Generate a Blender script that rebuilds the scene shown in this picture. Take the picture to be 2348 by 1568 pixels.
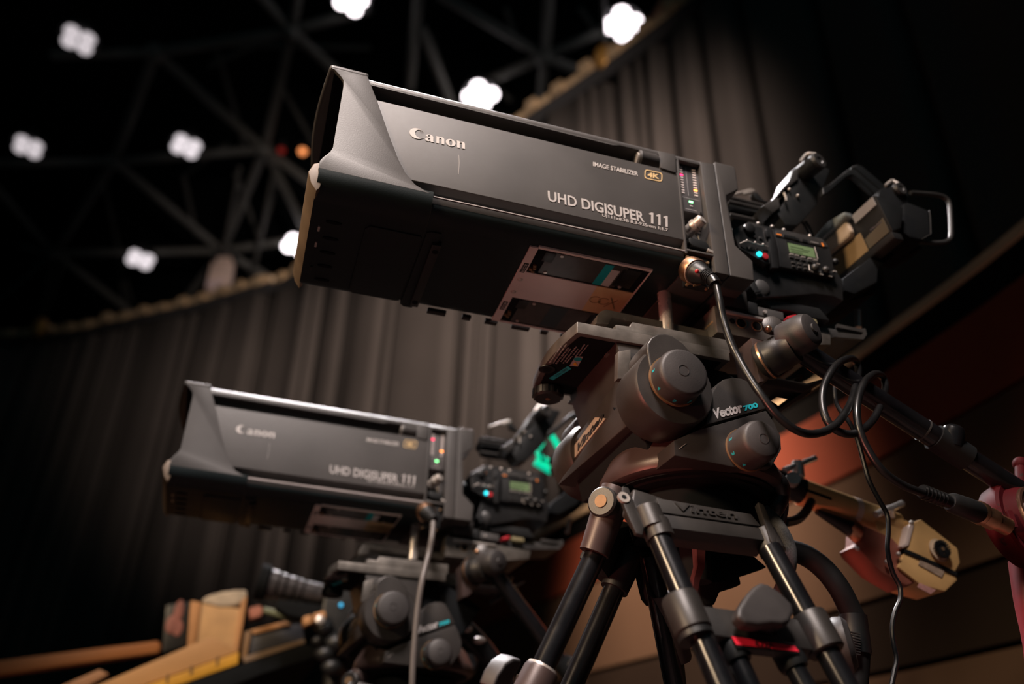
import bpy, bmesh, math, random
from mathutils import Vector as V, Matrix as M
random.seed(7)
sc = bpy.context.scene
for o in list(bpy.data.objects): bpy.data.objects.remove(o)
COL = sc.collection
ZO = 1.75                       # floor to underside datum of the near lens
# ------------------------------------------------------------------ camera
RW = [V((0.95376495, -0.29956892, 0.02430788)), V((0.16869903, 0.46665413, -0.86820191)), V((0.24874294, 0.83216127, 0.49561535))]
F = 1939.91
CAM = V((0.00841307, -0.88756165, -0.66719822))      # relative to the lens datum
cd = bpy.data.cameras.new('camera'); cam = bpy.data.objects.new('camera', cd); COL.objects.link(cam)
cd.sensor_width = 36; cd.lens = F/2348*36; cd.clip_start = .05; cd.clip_end = 200
m3 = M((RW[0], -RW[1], -RW[2])).transposed()
cam.matrix_world = M.Translation(CAM+V((0,0,ZO))) @ m3.to_4x4()
cd.dof.use_dof = True; cd.dof.focus_distance = 1.13; cd.dof.aperture_fstop = 2.0
sc.camera = cam
sc.view_settings.view_transform = 'Standard'; sc.view_settings.look = 'None'
sc.view_settings.gamma = 1; sc.view_settings.use_curve_mapping = False
sc.view_settings.exposure = 0.0
# ------------------------------------------------------------------ world and lights
w = bpy.data.worlds.new('teal_fill'); sc.world = w; w.use_nodes = True  # teal ambient added to fill the shadows
w.node_tree.nodes['Background'].inputs[0].default_value = (.05, .16, .19, 1)
w.node_tree.nodes['Background'].inputs[1].default_value = .2
def lamp(name, kind, loc, target, power, col, size=1, sizey=None, blend=.6, angle=60, spread=180):
    d = bpy.data.lights.new(name, kind); d.energy = power; d.color = col
    if kind == 'AREA':
        d.size = size; d.spread = math.radians(spread)
        if sizey: d.shape = 'RECTANGLE'; d.size_y = sizey
    elif kind == 'SPOT':
        d.spot_size = math.radians(angle); d.spot_blend = blend; d.shadow_soft_size = size
    else: d.shadow_soft_size = size
    o = bpy.data.objects.new(name, d); COL.objects.link(o)
    loc = V(loc)+V((0,0,ZO)); tg = V(target)+V((0,0,ZO))
    o.matrix_world = M.Translation(loc) @ (tg-loc).to_track_quat('-Z', 'Y').to_matrix().to_4x4()
    return o
lamp('house_light', 'SPOT', (-1.0,-2.1,4.0), (.14,.30,.0), 2200, (1,.86,.80), .7, angle=32, blend=.8)
lamp('warm_key', 'SPOT', (-3.3,-1.3,1.25), (.25,.15,-.05), 640, (1,.72,.46), .25, angle=20, blend=.7)
lamp('overhead_light', 'SPOT', (.2,3.0,3.7), (.17,.42,.12), 4800, (1,.95,.96), 1.0, angle=20.5, blend=.5)
lamp('red_bounce_fill', 'SPOT', (-3.6,-.6,-1.5), (.52,.1,-.30), 900, (1,.24,.18), .3, angle=7.5, blend=.9)  # added spot imitating red bounce from below on the head
lamp('curtain_wash', 'SPOT', (1.0,-1.5,2.6), (1.85,7.3,4.9), 3700, (1,.80,.71), .25, angle=49, blend=1)
lamp('tribune_wash', 'SPOT', (.3,2.3,2.9), (2.08,2.85,.60), 1450, (1,.70,.52), .25, angle=48, blend=1)
lamp('timber_fill', 'SPOT', (-1.9,-.6,.9), (.0,2.0,-.19), 270, (1,.72,.45), .2, angle=24, blend=.8)  # added spot that brightens the crate and timber; no lamp known there
# ------------------------------------------------------------------ helpers
AX = {'x':0, 'y':1, 'z':2}
def P(x, y, ax='y', v=0.0):            # point of a named plane seen along one ray of the photograph
    d = RW[0]*((x-1174)/F)+RW[1]*((y-784)/F)+RW[2]
    i = AX[ax]; return CAM+d*((v-CAM[i])/d[i])
def PL(x, y, p0, n):
    d = RW[0]*((x-1174)/F)+RW[1]*((y-784)/F)+RW[2]
    return CAM+d*((V(p0)-CAM).dot(V(n))/d.dot(V(n)))
def PP(pts, ax='y', v=0.0): return [P(x, y, ax, v) for x, y in pts]
X, Y, Z = V((1,0,0)), V((0,1,0)), V((0,0,1))
def frame(d):
    d = V(d).normalized(); a = Z if abs(d.z) < .9 else X
    u = a.cross(d).normalized(); return u, d.cross(u), d
class G:                                # mesh collector in datum coordinates
    def __init__(s): s.b = bmesh.new()
    def prism(s, pts, vec):
        vec = V(vec); b = s.b
        a = [b.verts.new(p) for p in pts]; c = [b.verts.new(V(p)+vec) for p in pts]
        n = len(a); fs = [b.faces.new(a), b.faces.new(c[::-1])]
        for i in range(n): fs.append(b.faces.new((a[i], c[i], c[(i+1)%n], a[(i+1)%n])))
        bmesh.ops.recalc_face_normals(b, faces=fs); return s
    def loft(s, A, B):
        b = s.b; a = [b.verts.new(p) for p in A]; c = [b.verts.new(p) for p in B]; n = len(a)
        fs = [b.faces.new(a), b.faces.new(c[::-1])]
        for i in range(n): fs.append(b.faces.new((a[i], c[i], c[(i+1)%n], a[(i+1)%n])))
        bmesh.ops.recalc_face_normals(b, faces=fs); return s
    def rings(s, R, cap=True, closed=False):
        b = s.b; L = [[b.verts.new(p) for p in r] for r in R]; n = len(L[0]); fs = []
        m = len(L)
        for k in range(m if closed else m-1):
            a, c = L[k], L[(k+1)%m]
            for i in range(n): fs.append(b.faces.new((a[i], a[(i+1)%n], c[(i+1)%n], c[i])))
        if cap and not closed: fs += [b.faces.new(L[0][::-1]), b.faces.new(L[-1])]
        bmesh.ops.recalc_face_normals(b, faces=fs); return s
    def box(s, lo, hi):
        (a,b_,c),(d,e,f) = lo, hi
        return s.prism([V((a,b_,c)), V((d,b_,c)), V((d,e,c)), V((a,e,c))], (0,0,f-c))
    def obox(s, c, u, v, w_):           # centre and three half vectors
        c,u,v,w_ = V(c),V(u),V(v),V(w_)
        return s.prism([c-u-v-w_, c+u-v-w_, c+u+v-w_, c-u+v-w_], w_*2)
    def lathe(s, prof, o, d, n=32, cap=True):     # prof = [(along, radius)]
        u, v, d = frame(d); o = V(o)
        R = [[o+d*t+(u*math.cos(2*math.pi*i/n)+v*math.sin(2*math.pi*i/n))*max(r,1e-4) for i in range(n)] for t, r in prof]
        return s.rings(R, cap)
    def cyl(s, p, q, r, r2=None, n=24):
        p, q = V(p), V(q); L = (q-p).length
        return s.lathe([(0,r),(L,r if r2 is None else r2)], p, q-p, n)
    def tube(s, path, r, n=10, sub=6, closed=False):
        pts = spline(path, sub) if sub else [V(p) for p in path]
        R = []; u = None
        for i, p in enumerate(pts):
            d = (pts[min(i+1,len(pts)-1)]-pts[max(i-1,0)]).normalized()
            if u is None: u = frame(d)[0]
            u = (u-d*u.dot(d)).normalized(); v = d.cross(u)
            R.append([p+(u*math.cos(2*math.pi*k/n)+v*math.sin(2*math.pi*k/n))*r for k in range(n)])
        return s.rings(R)
    def ball(s, c, r, n=12, sc_=(1,1,1)):
        t = bmesh.ops.create_uvsphere(s.b, u_segments=n*2, v_segments=n, radius=r)
        for v in t['verts']: v.co = V((v.co.x*sc_[0], v.co.y*sc_[1], v.co.z*sc_[2]))+V(c)
        return s
def spline(path, sub=6):
    p = [V(q) for q in path]; out = []
    for i in range(len(p)-1):
        a, b, c, d = p[max(i-1,0)], p[i], p[i+1], p[min(i+2,len(p)-1)]
        for k in range(sub):
            t = k/sub
            out.append(.5*((2*b)+(c-a)*t+(2*a-5*b+4*c-d)*t*t+(3*b-a-3*c+d)*t**3))
    return out+[p[-1]]
def put(name, g, mat, root=None, bev=0, seg=2, smooth=True, base=None, label=None):
    b = g.b if isinstance(g, G) else g
    if bev:
        es = [e for e in b.edges if len(e.link_faces) == 2 and e.calc_face_angle(0) > .6]
        bmesh.ops.bevel(b, geom=es, offset=bev, segments=seg, affect='EDGES', profile=.6, clamp_overlap=True)
    me = bpy.data.meshes.new(name)
    if base is None:
        base = root['o'] if root is not None else None
        if base is None:
            co = [v.co for v in b.verts]
            base = V(((min(c.x for c in co)+max(c.x for c in co))/2, (min(c.y for c in co)+max(c.y for c in co))/2, min(c.z for c in co)))
    base = V(base)
    for v in b.verts: v.co = v.co-base
    if smooth:
        for f in b.faces: f.smooth = True
        for e in b.edges:
            if len(e.link_faces) == 2 and e.calc_face_angle(0) > (.62 if not bev else .9): e.smooth = False
    b.to_mesh(me); b.free()
    ms = mat if isinstance(mat, (list, tuple)) else [mat]
    for m in ms: me.materials.append(m)
    o = bpy.data.objects.new(name, me); COL.objects.link(o)
    if root is not None: adopt(o, root)
    else: o.location = base+V((0,0,ZO)); o['o'] = tuple(base)
    if label: o['label'] = label
    return o
def adopt(o, root):
    p = root
    o.parent = p
    o['o'] = tuple(root['o'])
def thing(name, label, cat, base, group=None):
    o = bpy.data.objects.new(name, None); COL.objects.link(o)
    o.empty_display_size = .05
    o['o'] = tuple(base); o.location = V(base)+V((0,0,ZO)); o['label'] = label; o['category'] = cat
    if group: o['group'] = group
    return o
def tag(o, label, cat, group=None):
    o['label'] = label; o['category'] = cat
    if group: o['group'] = group
    return o
def structure(o): o['kind'] = 'structure'; return o
def copy_tree(o, parent=None):
    c = o.copy(); COL.objects.link(c)
    if parent is not None: c.parent = parent
    for ch in [q for q in bpy.data.objects if q.parent == o and q is not c]: copy_tree(ch, c)
    return c
def lettering(name, s, mat, root, bl, right, up, bold=0, shear=0, depth=.0004, spacing=1.0, curve=None):
    """raised print: bl = bottom left, right/up = full width and height vectors"""
    if curve is None:
        cu = bpy.data.curves.new('lettering', 'FONT'); cu.body = s; cu.offset = bold; cu.shear = shear; cu.space_character = spacing
    else: cu = curve
    cu.extrude = .5; cu.resolution_u = 3
    to = bpy.data.objects.new('t', cu); COL.objects.link(to)
    me = bpy.data.meshes.new_from_object(to.evaluated_get(bpy.context.evaluated_depsgraph_get()))
    bpy.data.objects.remove(to); bpy.data.curves.remove(cu)
    xs = [v.co.x for v in me.vertices]; ys = [v.co.y for v in me.vertices]
    x0, x1, y0, y1 = min(xs), max(xs), min(ys), max(ys)
    bl, right, up = V(bl), V(right), V(up); n = right.cross(up).normalized(); base = V(root['o'])
    for v in me.vertices:
        z = v.co.z
        v.co = bl+right*((v.co.x-x0)/(x1-x0))+up*((v.co.y-y0)/(y1-y0))+n*(z+.5)*depth-base
    me.name = name; me.materials.append(mat)
    o = bpy.data.objects.new(name, me); COL.objects.link(o); adopt(o, root); return o
def outline(polys):                    # filled 2-D outline, inner loops become holes
    cu = bpy.data.curves.new('mark', 'CURVE'); cu.dimensions = '2D'; cu.fill_mode = 'BOTH'
    for pts in polys:
        sp = cu.splines.new('POLY'); sp.points.add(len(pts)-1); sp.use_cyclic_u = True
        for i, (x, y) in enumerate(pts): sp.points[i].co = (x, y, 0, 1)
    return cu
# ------------------------------------------------------------------ materials
def mat(name, col, rough=.5, metal=0.0, var=.25, vscale=14, bump=0.0, bscale=300, emit=None, estr=0, wear=None, wscale=40, wear_t=.62, coat=0, spec=.5, trans=0, alpha=1):
    m = bpy.data.materials.new(name); m.use_nodes = True; nt = m.node_tree; N = nt.nodes; L = nt.links
    b = N['Principled BSDF']; b.inputs['Roughness'].default_value = rough; b.inputs['Metallic'].default_value = metal
    b.inputs['Specular IOR Level'].default_value = spec; b.inputs['Coat Weight'].default_value = coat
    b.inputs['Transmission Weight'].default_value = trans; b.inputs['Alpha'].default_value = alpha
    tc = N.new('ShaderNodeTexCoord'); col = tuple(col)+(1,)
    if var:
        n = N.new('ShaderNodeTexNoise'); n.inputs['Scale'].default_value = vscale; n.inputs['Detail'].default_value = 4
        L.new(tc.outputs['Object'], n.inputs['Vector'])
        r = N.new('ShaderNodeValToRGB'); e = r.color_ramp.elements
        e[0].position = .3; e[1].position = .7
        e[0].color = tuple(c*(1-var) for c in col[:3])+(1,); e[1].color = tuple(min(1,c*(1+var)) for c in col[:3])+(1,)
        L.new(n.outputs['Fac'], r.inputs['Fac']); out = r.outputs['Color']
        rr = N.new('ShaderNodeMapRange'); rr.inputs['To Min'].default_value = max(0,rough-.08); rr.inputs['To Max'].default_value = min(1,rough+.1)
        L.new(n.outputs['Fac'], rr.inputs['Value']); L.new(rr.outputs['Result'], b.inputs['Roughness'])
        if wear:
            n2 = N.new('ShaderNodeTexNoise'); n2.inputs['Scale'].default_value = wscale; n2.inputs['Detail'].default_value = 6; n2.inputs['Roughness'].default_value = .7
            L.new(tc.outputs['Object'], n2.inputs['Vector'])
            r2 = N.new('ShaderNodeValToRGB'); r2.color_ramp.elements[0].position = wear_t; r2.color_ramp.elements[1].position = wear_t+.06
            L.new(n2.outputs['Fac'], r2.inputs['Fac'])
            mx = N.new('ShaderNodeMix'); mx.data_type = 'RGBA'; L.new(r2.outputs['Color'], mx.inputs['Factor'])
            L.new(out, mx.inputs['A']); mx.inputs['B'].default_value = tuple(wear)+(1,); out = mx.outputs['Result']
        L.new(out, b.inputs['Base Color'])
    else: b.inputs['Base Color'].default_value = col
    if bump:
        n3 = N.new('ShaderNodeTexNoise'); n3.inputs['Scale'].default_value = bscale; n3.inputs['Detail'].default_value = 3
        L.new(tc.outputs['Object'], n3.inputs['Vector'])
        bp = N.new('ShaderNodeBump'); bp.inputs['Strength'].default_value = bump; bp.inputs['Distance'].default_value = .001
        L.new(n3.outputs['Fac'], bp.inputs['Height']); L.new(bp.outputs['Normal'], b.inputs['Normal'])
    if emit:
        b.inputs['Emission Color'].default_value = tuple(emit)+(1,); b.inputs['Emission Strength'].default_value = estr
    return m
CASE   = mat('lens_case_paint', (.058,.053,.051), .46, 0, .16, 9, .25, 2200)
EDGE   = mat('lit_edge', (.34,.30,.29), .4, .2, .1, 30)  # light caught by the lower ledge, put into the colour
SMOOTHC= mat('hood_paint', (.052,.047,.045), .47, 0, .15, 12, .08, 500, wear=(.10,.085,.08), wscale=60, wear_t=.72)
DARK   = mat('black_plastic', (.007,.0075,.008), .45, 0, .2, 20)
MATTE  = mat('matte_black', (.005,.006,.007), .85, 0, .2, 20, spec=.15)
SLEEVE = mat('matt_cable_sleeve', (.007,.007,.007), .7, 0, .2, 40, spec=.2)
RUBBER = mat('cable_rubber', (.006,.006,.0065), .32, 0, .2, 40)
BODY   = mat('camera_body_plastic', (.010,.010,.0105), .42, 0, .2, 30, .15, 900)
BODYL  = mat('camera_body_edge', (.034,.032,.031), .4, 0, .2, 30)
MAG    = mat('head_casting_paint', (.037,.033,.031), .40, .25, .2, 15, .12, 700, wear=(.16,.14,.12), wscale=45, wear_t=.70)
MAGR   = mat('red_lit_casting', (.055,.036,.033), .40, .25, .2, 15, .1, 700, wear=(.2,.15,.12), wscale=45, wear_t=.70)  # casting paint with red bounce light put into the colour
PLATE  = mat('worn_aluminium', (.16,.145,.13), .42, .6, .3, 30, .1, 300, wear=(.32,.28,.24), wscale=70, wear_t=.64)
KNOB   = mat('knob_rubber', (.030,.027,.027), .5, 0, .18, 20, .15, 600)
ANOD   = mat('black_anodised_tube', (.005,.005,.006), .22, .0, .2, 30, coat=.05, wear=(.12,.11,.1), wscale=55, wear_t=.76)
CHROME = mat('chrome', (.75,.70,.66), .25, .6, .02, 30)
STEEL  = mat('brushed_steel', (.55,.50,.46), .35, .6, .15, 40)
BRASS  = mat('brass', (.24,.15,.08), .6, .6, .2, 60)
COPPER = mat('copper_ring', (.62,.34,.2), .32, 1, .25, 60)
UNDER  = mat('underside_shade', (.006,.0125,.014), .55, 0, .15, 14, .1, 600, spec=.3)  # darker than the case: underside shade and teal grade put into the colour
SILVER = mat('silver_service_plate', (.68,.58,.55), .5, .1, .1, 9)
YELLOWED = mat('yellowed_tape', (.72,.52,.28), .6, 0, .12, 12)
BOARD  = mat('servo_board', (.05,.045,.042), .45, 0, .25, 60)
TEAL   = mat('teal_sticker', (.0,.28,.30), .5, 0, .1)
WHITE  = mat('white_print', (.58,.54,.52), .6, 0, 0)
PRINT  = mat('grey_print', (.45,.42,.41), .6, 0, 0)
CREAMP = mat('cream_print', (.75,.52,.25), .6, 0, 0)
CYANP  = mat('cyan_print', (.01,.38,.45), .5, 0, 0)
BLACKP = mat('black_print', (.006,.006,.006), .6, 0, 0)
AMBERP = mat('amber_print', (.85,.25,.04), .5, 0, 0)
GLASS  = mat('dark_glass', (.004,.006,.007), .06, 0, 0, coat=.5)
LCD    = mat('green_display', (.1,.14,.07), .35, 0, .08, 40, emit=(.22,.34,.14), estr=.22)
RED    = mat('red_plastic', (.45,.02,.03), .4, 0, .1)
TAPE   = mat('red_tape', (.75,.012,.04), .55, 0, .12, 30)
CREAM  = mat('cream_paint', (.58,.35,.14), .45, 0, .15, 14, wear=(.2,.13,.07), wscale=40, wear_t=.72)
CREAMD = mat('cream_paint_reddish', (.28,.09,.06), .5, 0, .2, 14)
REDMET = mat('red_painted_metal', (.05,.005,.007), .6, 0, .2, 18, wear=(.02,.012,.012), wscale=45, wear_t=.6, spec=.06)
TRI    = mat('tripod_casting', (.024,.0215,.020), .42, .2, .2, 15, .12, 700, wear=(.12,.10,.09), wscale=45, wear_t=.73)
WOOD   = mat('plywood', (.45,.22,.085), .6, 0, .2, 10)
WOODL  = mat('pale_plywood', (.55,.33,.15), .65, 0, .15, 14)
YELLOW = mat('yellow_paint', (.5,.25,.02), .5, 0, .2, 10)
def led(name, c, s): return mat(name, c, .4, 0, 0, emit=c, estr=s)
LEDR, LEDO, LEDG, LEDC, LEDW = led('led_red',(1,.03,.12),5), led('led_orange',(1,.25,.04),8), led('led_green',(.25,1,.35),4), led('led_cyan',(.02,.75,.9),1.6), mat('led_window',(.85,.74,.7),.4,0,0)
GREENC = led('green_glow', (.0,.6,.34), .8)
# ================================================================== the hall
CURT = mat('curtain_cloth', (.10,.086,.076), .9, 0, .14, .6, .4, 60, spec=.2)
ROOFM = mat('roof_soffit', (.006,.008,.009), .95, 0, .2, .3, spec=.1)
STRUT = mat('strut_paint', (.16,.16,.145), .6, 0, .2, 1.2)
FLOORM = mat('red_carpet', (.15,.09,.08), .95, 0, .2, 2, .5, 200, spec=.1)
WALLM = mat('dark_wall', (.02,.02,.021), .9, 0, .2, .5)
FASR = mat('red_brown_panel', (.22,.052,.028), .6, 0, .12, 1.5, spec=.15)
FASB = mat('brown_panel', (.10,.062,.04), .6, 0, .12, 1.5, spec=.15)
FASD = mat('shaded_brown_panel', (.022,.015,.011), .7, 0, .15, 1.5, spec=.1)  # brown panel with the light's downward fall-off put into its colour
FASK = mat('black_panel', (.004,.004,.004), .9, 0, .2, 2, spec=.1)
RAILM = mat('tan_rail', (.75,.58,.37), .45, 0, .1, 3)
TRACKM = mat('track_metal', (.55,.40,.24), .4, .2, .3, 3)
ZC, ZT = 11.0, 7.5                    # roof frame and curtain track above the photographer
zc, zt = CAM.z+ZC, CAM.z+ZT
fl = structure(put('floor', G().prism([V((-16,-7,-ZO)),V((14,-7,-ZO)),V((14,30,-ZO)),V((-16,30,-ZO))], (0,0,-.1)), FLOORM))
rf = structure(put('ceiling', G().prism([V((-18,-7,zc+1.3)),V((16,-7,zc+1.3)),V((16,34,zc+1.3)),V((-18,34,zc+1.3))], (0,0,.1)), ROOFM))
structure(put('wall_left', G().box((-16.1,-7,-ZO),(-16,30,zc+1.3)), WALLM))
structure(put('wall_right', G().box((14,-7,-ZO),(14.1,30,zc+1.3)), WALLM))
structure(put('wall_back', G().box((-16,30,-ZO),(14,30.1,zc+1.3)), WALLM))
# ---- roof space frame: every tube and every node is a piece of the ceiling
def node(x, y, up=0): return P(x, y, 'z', zc+up)
nd = {}
for k_, (x, y) in dict(a=(670,70),b=(357,120),c=(607,342),d=(262,370),e=(510,575),f=(125,580),g=(1250,130),h=(310,722),i=(85,770),j=(640,650),k=(945,-60),l=(1010,-12),m=(1400,62),n=(1075,205),o=(1370,180),p=(1238,262),q=(1262,-60),r=(570,-40),s=(690,-60),t=(850,20),u=(880,265),v=(120,126),w=(760,455),x=(-60,375),y=(-40,720),z=(405,715),A=(710,545),B=(60,-40),C=(-80,150)).items(): nd[k_] = node(x, y)
def strut(a, b, r=.085):
    put('strut', G().cyl(a, b, r, n=8), STRUT, rf)
for a, b in ('ab','ac','ar','as','at','au','bc','bd','bv','cd','ce','cw','cA','de','df','dx','ef','ej','ez','eA','fh','fy','fi','gl','gm','gn','go','gp','gq','fx'): strut(nd[a], nd[b])
strut(node(960,-20), node(940,200)); strut(node(965,60), node(1060,300)) 
for k_ in 'abcdefg': put('node', G().ball(nd[k_], .17, 6), STRUT, rf)
# upper layer of the frame, dimmer and thinner
for a, b in (((500,120),(560,330)),((520,330),(430,395)),((420,400),(450,540)),((480,100),(850,110)),((240,430),(300,690)),((640,190),(720,330)),((120,590),(45,560)),((540,400),(600,560)),((1160,20),(1190,110)),((270,600),(290,720)),((1330,20),(1360,60)),((620,90),(480,150)),((985,80),(1010,150)),((1120,180),(1170,230)),((640,400),(570,640))):
    strut(node(*a,.8), node(*b,.8), .05)
for a, b in (((550,385),(512,580)),((632,370),(575,655)),((150,590),(92,755)),((1382,-20),(1388,140)),((960,-10),(940,190))):
    strut(node(*a,-.5), node(*b,-.5), .035)
# ---- lamps hanging in the frame: four bulbs in a housing
def lampmat(n, s): return mat(n, (.1,.1,.1), .4, 0, 0, emit=(1,.90,.94), estr=s)
LB, LM_, LD = lampmat('lamp_bright', 5), lampmat('lamp_mid', .85), lampmat('lamp_dim', .62)
places = ['far upper left corner of the roof','left edge of the roof','middle of the left roof field','lowest at left above the curtain track','just left of the big lens hood','cut by the top edge of the view','highest at the right beside the curtain','right above the top rail of the big lens']
for i, (x, y, mm, sz) in enumerate([(180,92,LD,.165),(65,337,LD,.165),(427,336,LM_,.17),(322,595,LM_,.19),(682,563,LB,.2),(805,3,LB,.15),(1427,55,LB,.18),(1102,219,LB,.18)]):
    c = P(x, y, 'z', zc-.25)
    t = thing('ceiling_lamp', 'glowing four-bulb ceiling lamp, '+places[i], 'lamp', c, 'lamps under the roof frame')
    put('housing', G().lathe([(.05,.30),(.22,.26),(.24,.10),(.45,.05)], c, Z, 20), WALLM, t)
    for k in range(4):
        a_ = math.pi/4+k*math.pi/2+.3
        put('bulb', G().ball(c+V((sz*math.cos(a_),sz*math.sin(a_),0)), sz*.72, 8, (1,1,.8)), mm, t)
sp_ = thing('small_orange_lamp', 'small round orange lamp on the roof strut left of the big lens hood', 'lamp', P(694,347,'z',zc-.1))
put('bulb', G().ball(P(694,347,'z',zc-.1), .075, 8), mat('orange_lamp',(.8,.3,.1),.4,0,0,emit=(1,.32,.10),estr=1.3), sp_); put('holder', G().lathe([(.03,.09),(.2,.06)], P(694,347,'z',zc-.1), Z, 12), WALLM, sp_)
sp_ = thing('small_red_lamp', 'small dim red lamp by a roof node left of the big lens hood', 'lamp', P(645,345,'z',zc-.1))
put('bulb', G().ball(P(645,345,'z',zc-.1), .07, 8), mat('red_lamp',(.3,.02,.02),.4,0,0,emit=(1,.06,.04),estr=.10), sp_); put('holder', G().lathe([(.03,.09),(.2,.06)], P(645,345,'z',zc-.1), Z, 12), WALLM, sp_)
# ---- curved curtain and its track
tr = [P(x,y,'z',zt) for x,y in ((-260,775),(0,777),(150,765),(300,733),(450,700),(600,655),(690,625))]+[P(1230,262,'z',zt),P(1340,187,'z',zt),P(1450,112,'z',zt),P(1560,32,'z',zt),P(1640,-28,'z',zt),P(1760,-110,'z',zt)]
dl = tr[-1]-tr[-2]
for k_ in range(1,6): tr.append(tr[-1]+dl*1.1+V((-.10*k_,0,0)))
cv = spline(tr, 14)
# resample by arc length
acc = [0]
for i in range(1, len(cv)): acc.append(acc[-1]+(cv[i]-cv[i-1]).length)
def along(s):
    s = max(0, min(s, acc[-1]-1e-6))
    for i in range(1, len(cv)):
        if acc[i] >= s:
            t = (s-acc[i-1])/(acc[i]-acc[i-1]+1e-9); return cv[i-1].lerp(cv[i], t), (cv[i]-cv[i-1]).normalized()
    return cv[-1], (cv[-1]-cv[-2]).normalized()
NS = 1500; zs = [zt-.12, zt-1.6, zt-4, -ZO+.02]
rnd = random.Random(3)
ph = [rnd.uniform(0,6.28) for _ in range(6)]
val = []; s = 0
while s < acc[-1]:
    s += rnd.choice((.16,.22,.3,.45,.7,1.0)); val.append((s, rnd.uniform(.04,.09), rnd.uniform(.08,.36)))
rows = [[] for _ in zs]
for i in range(NS+1):
    s = acc[-1]*i/NS; p, d = along(s); nn = V((-d.y,d.x,0))
    f0 = .05*math.sin(s*2.1+ph[0]+1.2*math.sin(s*.7+ph[1]))+.03*math.sin(s*6.5+ph[3]+1.5*math.sin(s*1.3))
    for c0_, w0_, d0_ in val:
        if abs(s-c0_) < .35: f0 += d0_*math.exp(-((s-c0_)/w0_)**2)
    for k, z in enumerate(zs):
        q_ = p+nn*(f0*(.45,.9,1,1.05)[k]+.015*math.sin(s*3+k)); rows[k].append(V((q_.x,q_.y,z)))
cg = G(); bvs = [[cg.b.verts.new(p) for p in r] for r in rows]
for k in range(len(zs)-1):
    for i in range(NS): cg.b.faces.new((bvs[k][i], bvs[k][i+1], bvs[k+1][i+1], bvs[k+1][i]))
ct = put('curtain', cg, CURT); sm = ct.modifiers.new('cloth','SOLIDIFY'); sm.thickness = .012
tag(ct, 'tall dark grey-brown pleated curtain hanging from the curved track', 'curtain')
tk = thing('curtain_track', 'curved metal track with clamps along the top of the curtain', 'track', P(300,733,'z',zt))
put('rail', G().tube([p+V((0,0,.10)) for p in tr], .07, 8, 8), TRACKM, tk)
put('rail', G().tube([p+V((0,0,-.06)) for p in tr], .09, 8, 8), WALLM, tk)
n_ = int(acc[-1]/.42)
for i in range(n_):
    p, d = along(acc[-1]*(i+.5)/n_); s_ = rnd.uniform(.7,1.3)
    put('clamp', G().obox(p+V((0,0,.07+rnd.uniform(-.03,.05))), d*.07*s_, V((d.y,-d.x,0))*.11, (0,0,.07*s_)), TRACKM, tk)
for x, y in ((92,752),(572,672),(1388,136)):
    put('hanger', G().ball(P(x,y,'z',zt+.1), .14, 6, (1,1,1.5)), mat('amber_clamp_%d'%x,(.45,.24,.06),.4,.4,.2), tk)
# loudspeaker hanging from a roof node
c = P(505,628,'z',zc-1.0); ls = thing('hanging_loudspeaker', 'pale box loudspeaker hanging from a roof node above the curtain track', 'speaker', c)
put('cabinet', G().prism(PP([(488,588),(540,586),(532,640),(506,672),(470,660)],'y',c.y), (0,.5,0)), mat('pale_cabinet',(.8,.6,.5),.6,0,.2,2), ls, bev=.04)
put('grille', G().prism(PP([(476,640),(515,640),(508,668),(472,658)],'y',c.y-.02), (0,.02,0)), mat('pale_grille',(.75,.58,.56),.6,0,.1), ls)
put('yoke', G().tube(PP([(490,600),(500,575),(528,575),(540,600)],'y',c.y-.03), .05, 8, 4), WALLM, ls)
c = P(1534,36,'z',zt+.5); fx = thing('track_fixture', 'small warm-lit fixture clamped on the track at the upper right', 'fixture', c)
put('body', G().obox(c, (.16,0,.04), (0,.15,0), (0,0,.12)), mat('warm_fixture',(.8,.36,.2),.5,0,.2,4), fx, bev=.03)
put('hook', G().tube([c+V((0,0,.1)), c+V((.08,.02,.3)), c+V((.02,0,.45))], .04, 8, 4), STRUT, fx)
# ---- raised tribune front running away on the right
zr = CAM.z+1.7
path_ = [V((1.35,-2.6,0)),V((1.9,-.9,0)),V((2.13,.4,0))]+[V((p.x,p.y,0)) for p in (P(2348,530,'z',zr),P(2080,735,'z',zr),P(1800,925,'z',zr),P(1310,1190,'z',zr))]
path_ += [V((1.547,6.31,0)), V((1.22,7.85,0)), V((.80,9.75,0))]
tp_ = spline(path_, 8)
def nrm_(i):
    d = (tp_[min(i+1,len(tp_)-1)]-tp_[max(i-1,0)]).normalized(); return V((-d.y, d.x, 0))   # towards the hall floor
def zf(x, y):                          # height where a pixel ray meets the curved front
    d = P(x, y, 'x', 2.15); return d.z
tb = thing('tribune_front', 'curved red-brown panelled tribune front with pale top rail, at lower right', 'tribune', (2.1,3,-ZO))
def run(name, z0, z1, off, th, m, i0=0, i1=None, bev=0):
    i1 = len(tp_)-1 if i1 is None else i1; R = []
    for i in range(i0, i1+1):
        n = nrm_(i); p = tp_[i]
        R.append([p+n*off+Z*z0, p+n*(off-th)+Z*z0, p+n*(off-th)+Z*z1, p+n*off+Z*z1])
    return put(name, G().rings(R), m, tb, bev=bev)
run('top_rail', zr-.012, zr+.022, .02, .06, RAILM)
run('shadow_board', zf(2200,705), zr-.012, 0, .04, FASK)  # black band; shadow under the rail is put into its colour too
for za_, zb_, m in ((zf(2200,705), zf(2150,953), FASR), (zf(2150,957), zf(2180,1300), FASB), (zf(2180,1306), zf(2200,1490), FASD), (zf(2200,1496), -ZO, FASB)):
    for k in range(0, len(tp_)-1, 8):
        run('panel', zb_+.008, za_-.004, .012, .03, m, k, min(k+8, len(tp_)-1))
run('backing', -ZO, zr-.05, -.03, .05, FASK)
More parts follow.
